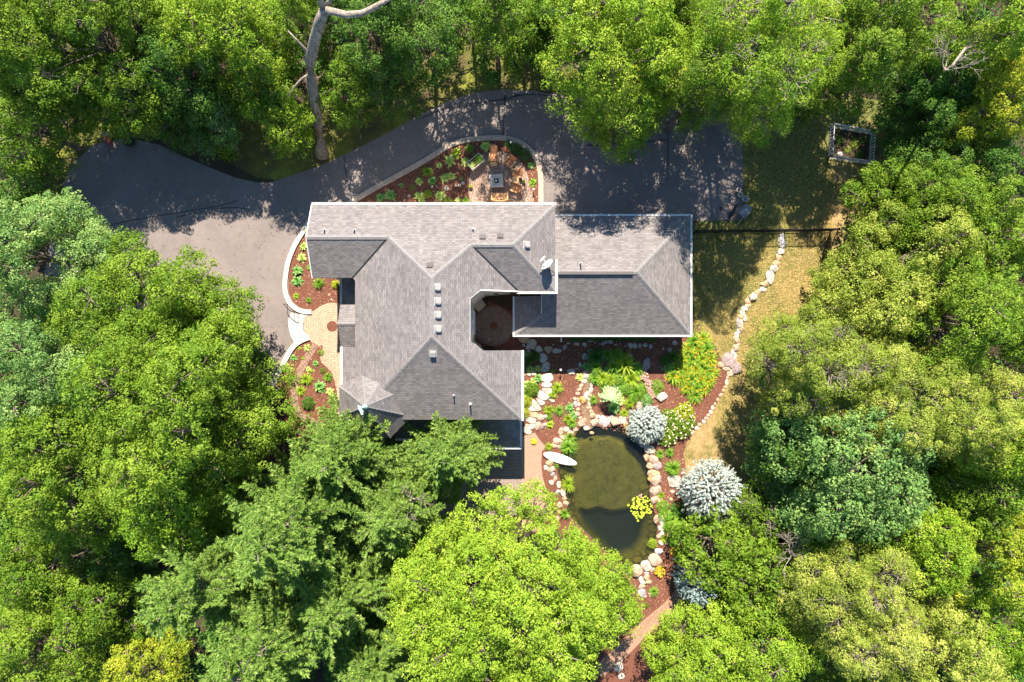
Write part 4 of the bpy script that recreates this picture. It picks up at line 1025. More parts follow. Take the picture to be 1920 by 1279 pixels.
ORD = "first second third fourth fifth sixth seventh eighth ninth tenth eleventh twelfth thirteenth fourteenth fifteenth sixteenth seventeenth eighteenth nineteenth twentieth twenty-first twenty-second twenty-third twenty-fourth twenty-fifth twenty-sixth twenty-seventh twenty-eighth twenty-ninth thirtieth thirty-first thirty-second thirty-third thirty-fourth thirty-fifth thirty-sixth thirty-seventh thirty-eighth thirty-ninth fortieth forty-first forty-second forty-third forty-fourth forty-fifth forty-sixth forty-seventh forty-eighth forty-ninth fiftieth".split()
def rock(px, py, wp, hp_, mat, label, group=None, rot=None, z=0.0, tall=1.0, name='boulder', cat='rock'):
    me = rs.choice(ROCKS[mat]); o = bpy.data.objects.new(name, me); C.objects.link(o)
    w_, h_ = wp*M1*1.08, hp_*M1*1.08
    x, y, _ = W(px, py, .1); o.location = (x, y, z - .03)
    o.rotation_euler = (0, 0, rs.choice([0, math.pi]) if rot is None else R(rot)); o.scale = (w_*1.12, h_*1.12, min(w_, h_)*tall*rs.uniform(.85, 1.25))
    return tag(o, label, cat, group)
def size_word(a): return "small" if a < 62 else ("medium" if a < 120 else "large")
def rock_row(rows, where, group, start, mats=('pale','pale','pink','tan'), name='boulder', tall=1.0, scl=1.0):
    for i, r in enumerate(rows):
        px, py, w_, h_ = r[:4]; w_ *= scl; h_ *= scl; mat = r[4] if len(r) > 4 else rs.choice(mats)
        shp = "long" if max(w_, h_) > 1.6*min(w_, h_) else ("round" if abs(w_-h_) < 2 else "uneven")
        rock(px, py, w_, h_, mat, f"{shp} {mat} {'rock' if name=='boulder' else 'stone'}, {ORD[i].replace(chr(45), ' ') if False else ORD[i]} from the {start} {where}", group, tall=tall, name=name)
rock_row([(1467,441,8,7,'grey'),(1466,449,10,9,'grey'),(1468,457,10,13,'grey'),(1464,471,10,11),(1461,483,9,12),(1455,494,10,9),(1451,505,12,13),(1444,520,12,20),(1434,533,14,8),(1430,543,12,7),(1421,549,10,10),(1412,556,12,12),(1402,566,9,8),(1404,573,7,7),(1396,579,10,8),(1392,587,6,5),(1390,594,10,10),(1397,596,7,11),(1387,606,10,12),(1390,617,9,10),(1382,628,7,9),(1382,638,8,9,'pink'),(1380,652,10,11,'pink'),(1375,661,7,8),(1379,669,6,10)],
    "in the lawn's boulder line", "boulders in a line across the lawn", "black fence end", tall=1.1, scl=1.12)
BL = [(1464,471),(1461,483),(1455,494),(1451,505),(1444,520),(1434,534),(1421,549),(1412,556),(1403,568),(1396,579),(1391,593),(1387,606),(1389,617),(1382,628),(1382,638),(1380,652),(1375,661)]
for i, (p, q) in enumerate(zip(BL, BL[1:])):
    rock((p[0]+q[0])/2+rs.uniform(-3,3), (p[1]+q[1])/2+rs.uniform(-1,1), rs.uniform(7,9.5), rs.uniform(6,9), rs.choice(['pale','pink','pale','grey']), f"small stone wedged just below the {ORD[i+3]} boulder of the lawn's boulder line", "small stones wedged into the boulder line", tall=.9)
rock_row([(1364,674,19,22,'mauve'),(1373,682,14,18,'mauve'),(1382,690,14,19,'mauve')], "of three at the boulder line's bend", "big smooth rocks at the bend of the boulder line", "top", tall=1.0)
rock_row([(1353,684,12,10),(1363,692,13,8,'pink'),(1374,696,8,7),(1370,702,12,9,'pink'),(1365,708,6,7,'pink'),(1363,717,6,9),(1361,726,7,6),(1357,733,6,7),(1352,741,7,7),(1347,750,6,7),(1341,758,5,6),(1337,765,6,8),(1333,773,6,7),(1329,779,7,7),(1325,785,8,7),(1320,791,6,6),(1313,797,8,7),(1307,803,9,6),(1299,811,13,7),(1288,819,12,6)],
    "in the mulch edging", "edging stones between mulch and lawn", "three smooth rocks", tall=.9)
rock_row([(1066,644,12,6),(1081,645,10,6),(1096,646,8,8),(1107,640,9,5),(1116,643,7,6),(1124,646,5,6),(1131,644,8,7),(1138,641,8,6),(1146,641,9,7),(1155,647,8,5),(1164,645,5,6),(1173,650,5,5),(1182,648,8,10),(1191,648,7,10),(1200,649,8,8),(1210,648,7,8),(1220,650,8,8),(1231,652,5,6),(1244,655,7,9),(1257,656,7,8),(1266,643,9,8)],
    "in the row under the eave", "shaded stones in a row below the east wing eave", "white downpipe", mats=('pale','grey','pale'), tall=.6)
rock_row([(1082,692,8,4,'pink'),(1096,699,9,7),(1099,707,9,9),(1095,716,10,9),(1090,724,8,9),(1086,731,9,7),(1083,738,9,6,'pink'),(1078,748,7,7,'pink'),(1084,750,6,8),(1086,758,5,7),(1079,757,7,10,'grey'),(1084,768,7,7),(1083,776,9,8,'pink'),(1089,784,8,7,'pink'),(1096,788,9,7,'tan'),(1091,795,13,12,'pink')],
    "on the stream's left bank", "rocks on the left bank of the stream", "top")
rock_row([(1109,722,5,8),(1108,731,7,11),(1106,740,7,8),(1104,749,7,6),(1105,757,6,7),(1104,765,9,6,'tan'),(1109,772,7,7,'tan'),(1112,779,10,10),(1121,781,10,6),(1116,792,15,13,'pink')],
    "on the stream's right bank", "rocks on the right bank of the stream", "top")
rock(1093,752,13,15,'ochre',"orange rock slab lying in the stream bed"); rock(1100,742,10,14,'grey',"wet brown-grey rock in the stream above the orange slab", name='boulder')
rock(1130,789,13,16,'grey',"dark slate slab leaning at the pond's top edge, left one", tall=.5, rot=-25); rock(1139,792,9,20,'grey',"narrow dark slate slab at the pond's top edge beside the first slab", rot=-32, tall=.5)
rock_row([(1148,781,7,6),(1154,791,17,16,'pink'),(1168,787,12,13),(1177,781,9,8,'tan'),(1174,797,9,10,'ochre'),(1178,808,9,22,'ochre')], "on the pond's top edge", "rocks at the top right edge of the pond", "slate slabs")
rock_row([(1110,812,7,5,'tan'),(1100,803,10,8),(1088,797,8,7),(1079,806,9,8,'pink'),(1070,812,11,9,'pink'),(1062,805,10,8),(1052,810,9,14,'pink'),(1056,820,12,8),(1047,828,18,12,'pink'),(1049,838,8,7),(1039,836,10,8),(1061,826,9,9),(1031,869,14,11,'tan'),(1024,877,8,8),(1034,881,13,12),(1036,889,8,7,'grey'),(1041,898,7,11),(1048,909,7,11),(1034,905,8,8),(1046,923,9,8,'grey'),(1056,925,9,13),(1059,935,9,8),(1061,944,9,9),(1050,948,9,12,'pink'),(1047,962,8,9),(1046,972,7,8)],
    "on the pond's left bank", "rocks on the left bank of the pond", "stream mouth")
rock_row([(1206,834,11,9,'grey'),(1218,843,18,14),(1212,857,9,13,'tan'),(1226,862,15,16,'pink'),(1219,874,12,11,'tan'),(1233,873,15,13,'mauve'),(1226,888,20,12),(1231,901,20,18,'pink'),(1219,897,9,11,'ochre'),(1230,920,19,18,'pink'),(1228,937,13,13,'pink'),(1238,936,10,12),(1231,974,9,14,'pink'),(1241,978,10,18),(1240,991,11,9),(1242,1000,8,8),(1236,1006,8,9,'pink'),(1252,1003,7,7),(1240,1018,9,9),(1251,1018,8,8),(1236,1035,14,11,'grey'),(1228,1050,22,20,'pink'),(1213,1061,19,17,'pale'),(1224,1068,10,11,'pink'),(1194,1070,19,19,'pink'),(1213,1076,8,6,'grey')],
    "on the pond's right bank", "rocks on the right bank of the pond", "silver globe spruce")
rock_row([(1213,1083,10,10),(1202,1086,8,10),(1206,1092,10,8),(1216,1092,10,8),(1202,1101,8,9),(1208,1099,5,6),(1204,1112,14,13,'grey'),(1210,1119,7,6),(1220,1115,7,9),(1267,1048,9,7,'grey'),(1272,1061,6,6)], "at the pond's foot", "rocks at the foot of the pond", "pond end")
rock(1266,903,24,19,'pale',"big flat pale rock below the round grass mound by the pond", tall=.5)
rock(1261,922,8,5,'pale',"tiny pale stone in the mulch under the big flat rock"); rock(1259,937,6,6,'tan',"small round tan stone in the mulch left of the silver spruce")
rock(1212,684,12,23,'mauve',"tall upright rock half in the roof's shadow", rot=-12, tall=1.6); rock(1241,744,18,13,'pale',"white chiselled boulder alone on the mulch above the hydrangea", rot=30)
rock(1200,760,13,15,'pink',"pinkish boulder just above the silver globe spruce"); rock(1044,657,15,9,'pale',"bluish white boulder at the right of the shaded flagstones", tall=.6)
rock(1059,651,7,9,'grey',"small grey stone by the white downpipe in shade"); rock(1037,646,8,5,'pale',"small pale shard between downpipe and flagstones", tall=.5)
rock(1071,697,13,9,'pale',"white rock on the red mulch left of the stream's top"); rock(1108,660,10,9,'grey',"grey stone beside the dark grass tuft in the shade"); rock(1101,670,8,9,'grey',"shaded grey stone under the big dark tuft", rot=20)
rock(1088,684,5,8,'grey',"narrow grey standing stone at the shadow's edge"); rock(1096,668,9,10,'grey',"larger shaded stone at the left of the dark grass tuft")
rock(1155,695,7,7,'pale',"small white stone under the yellow daylilies"); rock(1148,721,7,7,'pale',"round white stone amid the yellow-green grasses"); rock(1153,724,6,6,'pink',"pink stone beside the round white one in the grasses")
rock(1131,669,7,8,'grey',"grey stone right of the dark grass tuft"); rock(1183,668,6,6,'pale',"pale shard near the long-bladed grass")
rock(1040,774,10,5,'tan',"flat tan stone by the two grass tufts", rot=15, tall=.5); rock(1013,783,14,11,'pink',"round pink boulder right of the stepping slabs"); rock(1023,782,9,8,'pale',"pale boulder touching the round pink one")
rock(1009,799,13,14,'pink',"large pinkish boulder beside the last stepping slabs"); rock(1017,799,8,9,'mauve',"mauve stone wedged by the large pinkish boulder"); rock(1023,797,8,7,'pale',"pale stone at the right of the mauve one")
rock(1001,701,8,7,'pale',"pale stone by the house corner next to the lime hosta"); rock(992,702,7,6,'pale',"second pale stone by the house corner"); rock(983,702,10,5,'tan',"long tan stone against the house wall", tall=.6)
rock(893,650,20,11,'pale',"greenish pale boulder at the bottom of the courtyard", tall=.8, rot=-15); rock(1160,1252,14,18,'pale',"pale boulder at the very bottom of the garden between the maples"); rock(1163,1238,9,9,'pink',"pink boulder above the lowest pale one")
rock(1165,1268,11,10,'pale',"rounded pale boulder on the bottom edge of the picture"); rock(1292,1085,9,8,'pale',"pale stone in the shade of the lower blue fir")
rock(918,637,6,4,'tan',"small tan stone on the courtyard pavers")
rock_row([(801.6,350,4,5),(810,350,5,6),(818,350,6,6),(827,350,6,8),(837,352,8,9),(847,351,5,5),(854,349,6,5),(861,346,6,6),(868,343,7,6)], "of the island bed's stone line", "white step stones in the island bed", "left", mats=('pale',), name='step_stone', tall=.5)
rock_row([(767,366,6,6),(758,374,5,5),(749,380,7,6)], "of three by the north eave", "stones by the north eave", "right", mats=('pale',), name='step_stone', tall=.5)
rock_row([(615,524,7,4),(618,532,6,6),(617,541,6,5),(617,551,7,6),(621,562,6,6)], "of the west bed's white steps", "white steps in the west bed", "top", mats=('pale',), name='step_stone', tall=.4)
# flagstones
def flag(pts, label, mat='pale', group="flagstones of the garden steps", h=.07):
    cx = sum(p[0] for p in pts)/len(pts); cy = sum(p[1] for p in pts)/len(pts); x0, y0, _ = W(cx, cy)
    pl_ = [((W2(*p)[0]-x0)*1.07, (W2(*p)[1]-y0)*1.07) for p in pts]; pl_ = chaikin(pl_, 1)
    bm = bmesh.new(); n = len(pl_); 
    if sum(pl_[i][0]*pl_[(i+1)%n][1]-pl_[(i+1)%n][0]*pl_[i][1] for i in range(n)) < 0: pl_ = pl_[::-1]
    lo = [bm.verts.new((x,y,0)) for x,y in pl_]; mid = [bm.verts.new((x,y,h*.8)) for x,y in pl_]; top = [bm.verts.new((x*.95,y*.95,h+rs.uniform(-.004,.006))) for x,y in pl_]; c = bm.verts.new((0,0,h))
    for i in range(n):
        j = (i+1)%n; bm.faces.new((lo[i],lo[j],mid[j],mid[i])); bm.faces.new((mid[i],mid[j],top[j],top[i])); bm.faces.new((top[i],top[j],c))
    me = bpy.data.meshes.new("flagstone"); bm.to_mesh(me); bm.free(); o = link("flagstone", me, ST[mat]); o.location = (x0, y0, .018); tag(o, label, "flagstone", group)
Z3 = lambda l: [(960+a/9.135, 620+b/9.135) for a, b in l]; Z5 = lambda l: [(960+a/9.135, 740+b/9.135) for a, b in l]
flag(Z3([(120,100),(300,100),(285,160),(250,205),(180,210),(110,160)]), "large shaded flagstone under the corner of the east wing", 'tan')
flag(Z3([(300,155),(370,145),(425,195),(400,270),(375,320),(310,305),(250,235)]), "big greenish shaded flagstone, next after the eave corner one", 'pale')
flag(Z3([(235,255),(290,265),(300,320),(250,330)]), "small shaded flagstone left of the greenish one", 'grey'); flag(Z3([(175,225),(225,225),(220,280),(180,270)]), "little grey flagstone at the far left of the shaded steps", 'grey')
flag(Z3([(265,330),(320,325),(300,380),(250,375)]), "bluish flagstone beneath the small shaded one", 'grey')
flag(Z3([(180,380),(260,370),(270,430),(200,440)]), "grey flagstone against the house corner in shade", 'grey')
flag(Z3([(430,255),(480,260),(535,335),(520,350),(450,385),(390,330)]), "shaded diamond flagstone right of the greenish one", 'pale'); flag(Z3([(560,275),(680,270),(695,310),(660,350),(620,405),(545,310)]), "brownish shaded flagstone pointing down", 'tan')
flag(Z3([(470,405),(550,385),(610,450),(600,500),(515,565),(460,480)]), "five-sided grey flagstone in the shade", 'pale'); flag(Z3([(545,560),(600,525),(655,570),(640,650),(610,690),(490,715),(510,600)]), "flagstone cut by the shadow's edge", 'pale')
flag(Z3([(495,760),(650,725),(680,740),(710,840),(620,885),(500,850)]), "large sunlit flagstone, first below the shadow"); flag(Z3([(510,890),(670,880),(680,965),(510,970)]), "narrow sunlit flagstone, second below the shadow")
flag(Z3([(500,990),(670,980),(685,1050),(640,1095),(555,1055)]), "sunlit flagstone, third below the shadow"); flag(Z3([(430,1040),(490,1020),(640,1115),(635,1150),(560,1200),(420,1130)]), "large slanting sunlit flagstone, fourth below the shadow")
flag(Z3([(615,1165),(720,1180),(735,1215),(680,1225)]), "slim flagstone lying off to the right of the steps"); flag(Z5([(410,50),(560,120),(560,155),(495,190),(440,130)]), "sunlit wedge flagstone beside the largest slab")
flag(Z5([(340,90),(390,90),(495,225),(490,275),(275,275),(290,190)]), "largest white slab of the steps"); flag(Z5([(265,295),(445,300),(440,390),(350,385),(250,345)]), "tan slab just below the largest white one", 'tan')
flag(Z5([(235,350),(340,395),(415,410),(395,490),(310,495),(220,425)]), "curved slab below the tan one"); flag(Z5([(230,500),(330,510),(395,500),(390,545),(340,600),(240,550)]), "second curved slab near the walk"); flag(Z5([(175,590),(220,535),(340,620),(320,670),(270,680),(190,630)]), "last slab of the steps touching the tan walk")

# ================================================================ plants
PL = {}
def blades_np(rng, n, L, Wd, arch=.9, up=.9, seg=4, v=.5, spread=1.0):
    a = rng.uniform(0, 2*np.pi, n); l = L*rng.uniform(.6, 1.1, n); tilt = rng.uniform(.15, 1.25, n)*spread
    d = np.stack([np.cos(a), np.sin(a)], 1); s = np.stack([-d[:, 1], d[:, 0]], 1)
    rows = []
    for k in range(seg+1):
        t = k/seg; out = l*np.sin(tilt*(.45+.75*t*arch))*t; z = l*np.cos(np.minimum(tilt*(.45+1.15*t*arch), 2.0))*t*up
        w_ = Wd*(.35+2.6*t*(1-t) if t < 1 else .02)*.5
        w_ = Wd*.5*max(.06, math.sin(math.pi*min(.98, .12+.88*t)))
        base = rng.uniform(-.04, .04, (n, 2)) if k == 0 else rows[0][2]
        c = base + d*out[:, None]
        rows.append((np.concatenate([c+s*w_, z[:, None]+.01], 1), np.concatenate([c-s*w_, z[:, None]+.01], 1), base))
    V = np.stack([r for row in rows for r in row[:2]], 1).reshape(-1, 3); m = 2*(seg+1); b = (np.arange(n)*m)[:, None]
    F = np.concatenate([b+np.array([[2*k, 2*k+1, 2*k+3, 2*k+2]]) for k in range(seg)])
    vv = np.repeat(np.clip(v+rng.normal(0, .18, n), 0, 1), m)
    return V, F, vv
def mesh_of(kind, seed):
    rng = np.random.default_rng(seed)
    if kind == 'hosta':      V, F, v = blades_np(rng, 62, 1.0, .34, .95, .62, 4)
    elif kind == 'grass':    V, F, v = blades_np(rng, 190, 1.15, .055, .9, .95, 4)
    elif kind == 'daylily':  V, F, v = blades_np(rng, 130, 1.25, .085, 1.05, .85, 5)
    elif kind == 'iris':     V, F, v = blades_np(rng, 70, 1.15, .1, .6, .9, 4)
    else:
        n = {'shrub': 1500, 'fern': 700, 'mound': 1700}[kind]
        q = sph(rng, n, -.15); bump = 1+.16*np.sin(q[:, :1]*6+seed)*np.cos(q[:, 1:2]*7)
        P = q*bump*rng.uniform(.62, 1.0, (n, 1))*np.array([1, 1, .8]); P[:, 2] += .12
        N = unit(q*.6+np.array([0, 0, .6])+rng.normal(0, .5, (n, 3))); T = unit(q+rng.normal(0, .5, (n, 3)))
        lf = {'shrub': .13, 'fern': .2, 'mound': .085}[kind]; L = lf*rng.uniform(.7, 1.3, n)
        V, F = leaf_quads(P, N, T, L, L*{'shrub': .6, 'fern': .3, 'mound': .6}[kind], .1); v = np.repeat(np.clip(.5+rng.normal(0, .2, n), 0, 1), 4)
    V = np.array(V); V[:, 2] = np.maximum(V[:, 2], -.02)
    return npmesh("foliage", V, F, v)
def flower_mesh(seed, n=26, r=.08, h=.95):
    rng = np.random.default_rng(seed); mb = MB()
    for _ in range(n):
        a = rng.uniform(0, 6.28); q = rng.uniform(0, .85)**.6; x, y = q*math.cos(a), q*math.sin(a); z = h*(.55+.35*math.sqrt(1-q*q)); rr = r*rng.uniform(.7, 1.3)
        k = 6; vs = [(x, y, z-.03)]
        for i in range(k*2): t = math.pi*i/k; rad = rr if i % 2 == 0 else rr*.5; vs.append((x+rad*math.cos(t), y+rad*math.sin(t), z+(.025 if i % 2 == 0 else 0)))
        mb.add(vs, [(0, 1+i, 1+(i+1) % (2*k)) for i in range(2*k)])
    return mb.mesh("flowers")
def plant(kind, mat, px, py, r, label, group=None, h=1.0, flowers=None, name=None, cat=None, z=.018, nf=26, fr=.08):
    key = (kind, mat, rs.randrange(3))
    if key not in PL: me = mesh_of(kind, 31+len(PL)); me.materials.append(LF[mat]); PL[key] = me
    nm = name or {'hosta':'hosta_plant','grass':'ornamental_grass','daylily':'daylily_plant','iris':'iris_plant','shrub':'leafy_shrub','fern':'fern_plant','mound':'round_shrub'}[kind]
    ct = cat or {'hosta':'hosta','grass':'grass clump','daylily':'daylily','iris':'iris','shrub':'shrub','fern':'fern','mound':'shrub'}[kind]
    x, y, _ = W(px, py, .2*h); s = r*M1*1.12*(.95 if kind in ('shrub','mound','fern') else 1.05)
    sc = (s, s*rs.uniform(.92, 1.08), s*h); rz = rs.uniform(0, 6.28)
    if flowers:
        t = empty(nm, (x, y, z), rz); f = bpy.data.objects.new("foliage", PL[key]); C.objects.link(f); f.parent = t; f.scale = sc
        fk = ('fl', flowers, nf, fr)
        if fk not in PL: PL[fk] = flower_mesh(7+len(PL), nf, fr); PL[fk].materials.append(MAT[flowers])
        g = bpy.data.objects.new("flowers", PL[fk]); C.objects.link(g); g.parent = t; g.scale = sc
        return tag(t, label, ct, group)
    o = bpy.data.objects.new(nm, PL[key]); C.objects.link(o); o.location = (x, y, z); o.rotation_euler = (0, 0, rz); o.scale = sc
    return tag(o, label, ct, group)
GI = "plants of the island bed"
for a in [('hosta','hostag',712,369,10,"green hosta at the left tip of the island bed, against the eave"),('hosta','hostag',731,364,12,"dark green hosta second from the left tip of the island bed"),
    ('hosta','hostag',752,346,6,"small green hosta by the kerb of the island bed"),('grass','blade',773,351,5,"tiny green tuft between hosta and step stones"),('hosta','hosta',787,369,12,"pale hosta by the eave below the step stones"),
    ('hosta','hosta',785,339,9,"pale hosta above the left end of the white step stones"),('hosta','hostag',811,338,9,"green hosta just above the second white step stone"),('grass','blade',801,321,11,"deep green grass clump by the island kerb"),
    ('hosta','hosta',843,301,13,"largest pale hosta of the island bed"),('hosta','hosta',823,309,7,"small pale hosta left of the largest one"),('hosta','hosta',833,333,10,"pale hosta above the middle step stones"),('hosta','hosta',846,329,9,"pale hosta right beside the one above the middle step stones"),
    ('hosta','ybl',855,286,11,"yellow-green hosta by the island kerb"),('grass','blade',880,278,9,"green grass clump at the top of the island bed"),('shrub','deep',890,293,7,"dark small shrub above the planter"),
    ('hosta','hosta',873,303,11,"pale hosta touching the planter box"),('hosta','hosta',911,273,11,"bright hosta at the top of the island bed above the lounge chair"),('hosta','hosta',825,366,11,"pale hosta below the big white step stone"),
    ('hosta','ybl',840,377,8,"yellow-green hosta half under the north eave"),('hosta','hosta',858,375,6,"small pale hosta at the north eave"),('grass','blade',873,376,8,"green tuft at the patio's corner by the eave"),
    ('hosta','hostag',864,334,4,"tiny hosta right of the pale pair"),('mound','juniper',954,268,8,"dark clipped shrub at the left end of the dark hedge"),('mound','juniper',967,278,12,"dark shrub in the middle of the dark hedge"),('mound','juniper',984,289,13,"dark shrub at the right end of the dark hedge"),
    ('hosta','hostag',995,309,8,"blue-green hosta by the curved kerb east of the chairs"),('hosta','blade',999,341,9,"green spiky plant by the kerb east of the two chairs")]:
    plant(*a, group=GI)
plant('shrub','blade',802,363,8,"small plant with orange flowers under the step stones",GI,flowers='orange',name='flowering_plant',cat='flowering plant')
GW_ = "plants of the west bed"
for a in [('hosta','ybl',572,433,7,"yellow hosta at the top of the west bed"),('hosta','hosta',569,462,10,"pale hosta next to the west gable"),('hosta','hosta',565,483,10,"second pale hosta below the west gable"),
    ('hosta','hostag',557,508,12,"tall dark hosta of the west bed, upper"),('hosta','hostag',556,526,12,"tall green hosta of the west bed, lower"),('hosta','blade',580,500,7,"green plant half under the west roof edge"),
    ('grass','blade',597,531,12,"square green grass clump below the west roof"),('hosta','ybl',554,554,7,"little yellow-green plant inside the west kerb"),('grass','blade',578,563,6,"thin tuft at the bottom of the west bed"),('hosta','ybl',643,523,4,"bright plant by the dark flat roof")]:
    plant(*a, group=GW_)
plant('shrub','ybl',628,533,8,"yellow-flowered plant by the white steps west of the house",GW_,flowers='yellow',name='flowering_plant',cat='flowering plant')
GS_ = "plants of the front beds"
for a in [('hosta','hosta',575,652,8,"white-edged hosta in the small leaf-shaped bed"),('hosta','ybl',560,653,4,"tiny yellow plant left of the white-edged hosta"),('hosta','hostag',549,672,8,"green hosta in the small leaf-shaped bed"),('hosta','ybl',567,672,4,"tiny yellow-green plant at the path in the small bed"),
    ('hosta','hosta',536,684,5,"small hosta at the kerb end"),('hosta','hosta',544,694,6,"pale hosta at the lower kerb end"),('mound','blade',601,661,6,"round green shrub where the path forks"),('hosta','hostag',590,682,7,"green hosta below the round shrub at the fork"),
    ('mound','green',604,695,6,"small ball shrub in the front bed"),('hosta','hosta',577,693,6,"hosta on the right side of the curved path"),('hosta','ybl',585,696,4,"yellowish tuft next to the hosta by the curved path"),('daylily','ybl',574,711,12,"bright yellow-green grassy plant in the front bed"),
    ('daylily','blade',614,707,9,"green grassy plant near the paver lobe"),('hosta','hostag',598,726,13,"largest dark green hosta of the front bed"),('hosta','hosta',618,735,9,"pale hosta beside the turret, upper"),('hosta','hosta',624,748,9,"pale hosta beside the turret, lower"),
    ('shrub','deep',577,757,12,"dark shaded shrub near the bottom of the front bed"),('hosta','ybl',587,756,4,"tiny pale plant right of the dark shaded shrub"),('daylily','blade',620,776,10,"green plant at the bottom corner by the turret"),('hosta','ybl',533,709,7,"yellow plant under the grove's edge"),('daylily','ybl',563,733,10,"yellow-green leaves crossing the curved path")]:
    plant(*a, group=GS_)
GE_ = "plants of the east garden"
for a in [('hosta','hosta',994,692,8,"lime hosta by the house corner at the shadow edge"),('hosta','hosta',1009,691,7,"lime hosta left of the half-shaded flagstone"),('shrub','deep',1004,669,8,"shaded shrub left of the five-sided flagstone"),('shrub','deep',989,679,9,"shaded leafy shrub against the house"),
    ('hosta','hostag',1009,709,9,"glossy green hosta left of the first sunlit flagstone"),('hosta','hosta',984,722,9,"lime hosta by the house wall, middle"),('shrub','green',997,730,12,"largest shrub beside the stepping slabs"),('hosta','hostag',990,738,8,"green hosta under the largest slab-side shrub"),
    ('daylily','ybl',1046,727,10,"yellow-green grass right of the flagstones"),('daylily','ybl',1037,740,7,"small yellow-green grass below its bigger twin"),('shrub','yellow',985,752,11,"yellow-green bush by the house next to the largest slab"),('shrub','yellow',984,775,9,"yellow bush by the house next to the tan slab"),
    ('grass','blade',1036,696,4,"tiny tuft on the mulch by the garden post"),('grass','ybl',1029,769,9,"grass tuft left of the flat tan stone"),('grass','blade',1048,770,9,"grass tuft right of the flat tan stone"),('hosta','hostag',1069,766,9,"pale green perennial left of the stream"),('hosta','hostag',1076,778,8,"pale green perennial lower left of the stream"),
    ('grass','ybl',1065,786,9,"yellow-green grass leaning over the mulch by the pond"),('grass','blade',1073,794,9,"green grass beside the pond's top left rocks"),('hosta','ybl',1031,797,8,"yellow-green plant by the large pinkish boulder"),('fern','blade',1030,782,6,"fern above the yellow-green plant by the boulders"),
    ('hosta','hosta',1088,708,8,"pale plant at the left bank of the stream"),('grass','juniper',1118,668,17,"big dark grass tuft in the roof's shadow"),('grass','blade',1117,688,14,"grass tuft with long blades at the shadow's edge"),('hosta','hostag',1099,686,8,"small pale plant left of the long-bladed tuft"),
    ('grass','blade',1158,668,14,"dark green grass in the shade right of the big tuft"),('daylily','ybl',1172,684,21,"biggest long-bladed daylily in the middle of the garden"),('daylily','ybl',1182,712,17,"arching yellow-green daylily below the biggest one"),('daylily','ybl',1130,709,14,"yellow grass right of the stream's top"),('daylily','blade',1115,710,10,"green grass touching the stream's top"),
    ('daylily','ybl',1145,712,12,"yellow grass with a white stone at its foot"),('grass','blade',1113,750,8,"green tuft at the right bank of the stream"),('hosta','hostag',1150,765,12,"rosette plant at the weeping conifer's foot"),('hosta','hosta',1163,752,10,"pale plant right of the weeping conifer"),('grass','ybl',1171,775,8,"yellow-green tuft above the pond's edge"),
    ('hosta','hostag',1160,731,10,"green perennial above the weeping conifer's right side"),('daylily','blade',1192,735,13,"green daylily left of the pink flowers"),('shrub','blade',1188,747,9,"leafy plant above the pinkish boulder"),('shrub','hostag',1213,750,10,"pale green shrub left of the white chiselled boulder"),('fern','blade',1233,724,11,"bright fern above the white chiselled boulder"),('fern','blade',1204,729,10,"green fern among the pink flowers"),
    ('grass','blade',1262,878,15,"round bright grass mound by the big flat rock"),('grass','blade',1238,852,8,"small grass left of the hydrangea's foot"),('grass','blade',1256,849,9,"grass tuft at the foot of the hydrangea"),('grass','ybl',1240,929,7,"yellow tuft between pond rocks"),('fern','blade',1243,949,11,"fern on the pond's right bank"),
    ('fern','blade',1248,967,12,"second fern on the pond's right bank, below the first"),('daylily','deep',1272,956,14,"shaded green daylily left of the silver spruce's foot"),('daylily','blade',1262,975,14,"green daylily below the ferns"),('daylily','blade',1272,995,15,"green daylily by the long-leaved shrubby tree"),('grass','blade',1250,990,9,"narrow grass beside the pond's right rocks"),
    ('grass','ybl',1246,1010,9,"yellowish grass on the pond's right bank"),('daylily','blade',1265,1015,10,"green tuft above the upper orange flowers"),('fern','ybl',1224,1020,8,"yellow weed at the pond's lower right edge"),('grass','blade',1226,1110,9,"spiky grass near the lowest rocks"),('shrub','green',1186,1157,14,"green shrub beside the dirt path"),('mound','green',1212,1136,5,"small ball plant near the dirt path"),
    ('iris','ybl',1066,907,14,"iris standing in the pond at the left bank"),('iris','blade',1058,963,11,"iris at the lower left bank of the pond"),('iris','blade',1068,820,11,"reed clump above the white board"),('daylily','blade',1065,838,14,"leafy water plant beside the white board"),('grass','ybl',1029,838,7,"orange-yellow grass at the walk's corner"),
    ('iris','blade',1043,874,5,"thin reeds under the white board"),('hosta','hostag',1254,690,10,"dark-leaved plant left of the orange daylily mass, shaded"),
    ('grass','blade',1140,664,10,"dark tuft between the two big shaded grasses"),('daylily','blade',1150,688,13,"broad green daylily between the long-bladed tuft and the biggest daylily"),('daylily','blade',1196,694,11,"green daylily left of the upright rock"),('hosta','hostag',1141,694,8,"green rosette under the broad green daylily"),
    ('fern','blade',1160,712,11,"leafy fern below the biggest daylily"),('shrub','blade',1174,728,11,"green shrub in the middle of the garden"),('daylily','ybl',1158,744,10,"yellow-green blades behind the weeping conifer"),('grass','ybl',1180,757,10,"yellow-green tuft left of the pinkish boulder"),
    ('shrub','green',1200,742,9,"dense green plant above the silver globe spruce"),('grass','blade',1132,725,9,"green tuft below the yellow grass by the stream"),('hosta','hostag',990,664,7,"shaded hosta behind the flagstones by the house"),('shrub','blade',1231,738,6,"small bright shrub left of the white chiselled boulder"),
    ('hosta','hosta',1000,716,7,"lime hosta between the glossy one and the wall"),('shrub','deep',1248,676,9,"dark plant at the shadow's right end"),('daylily','deep',1262,668,10,"shaded daylily under the corner of the east wing")]:
    plant(a[0],a[1],a[2],a[3],a[4]*1.16,a[5], group=GE_)
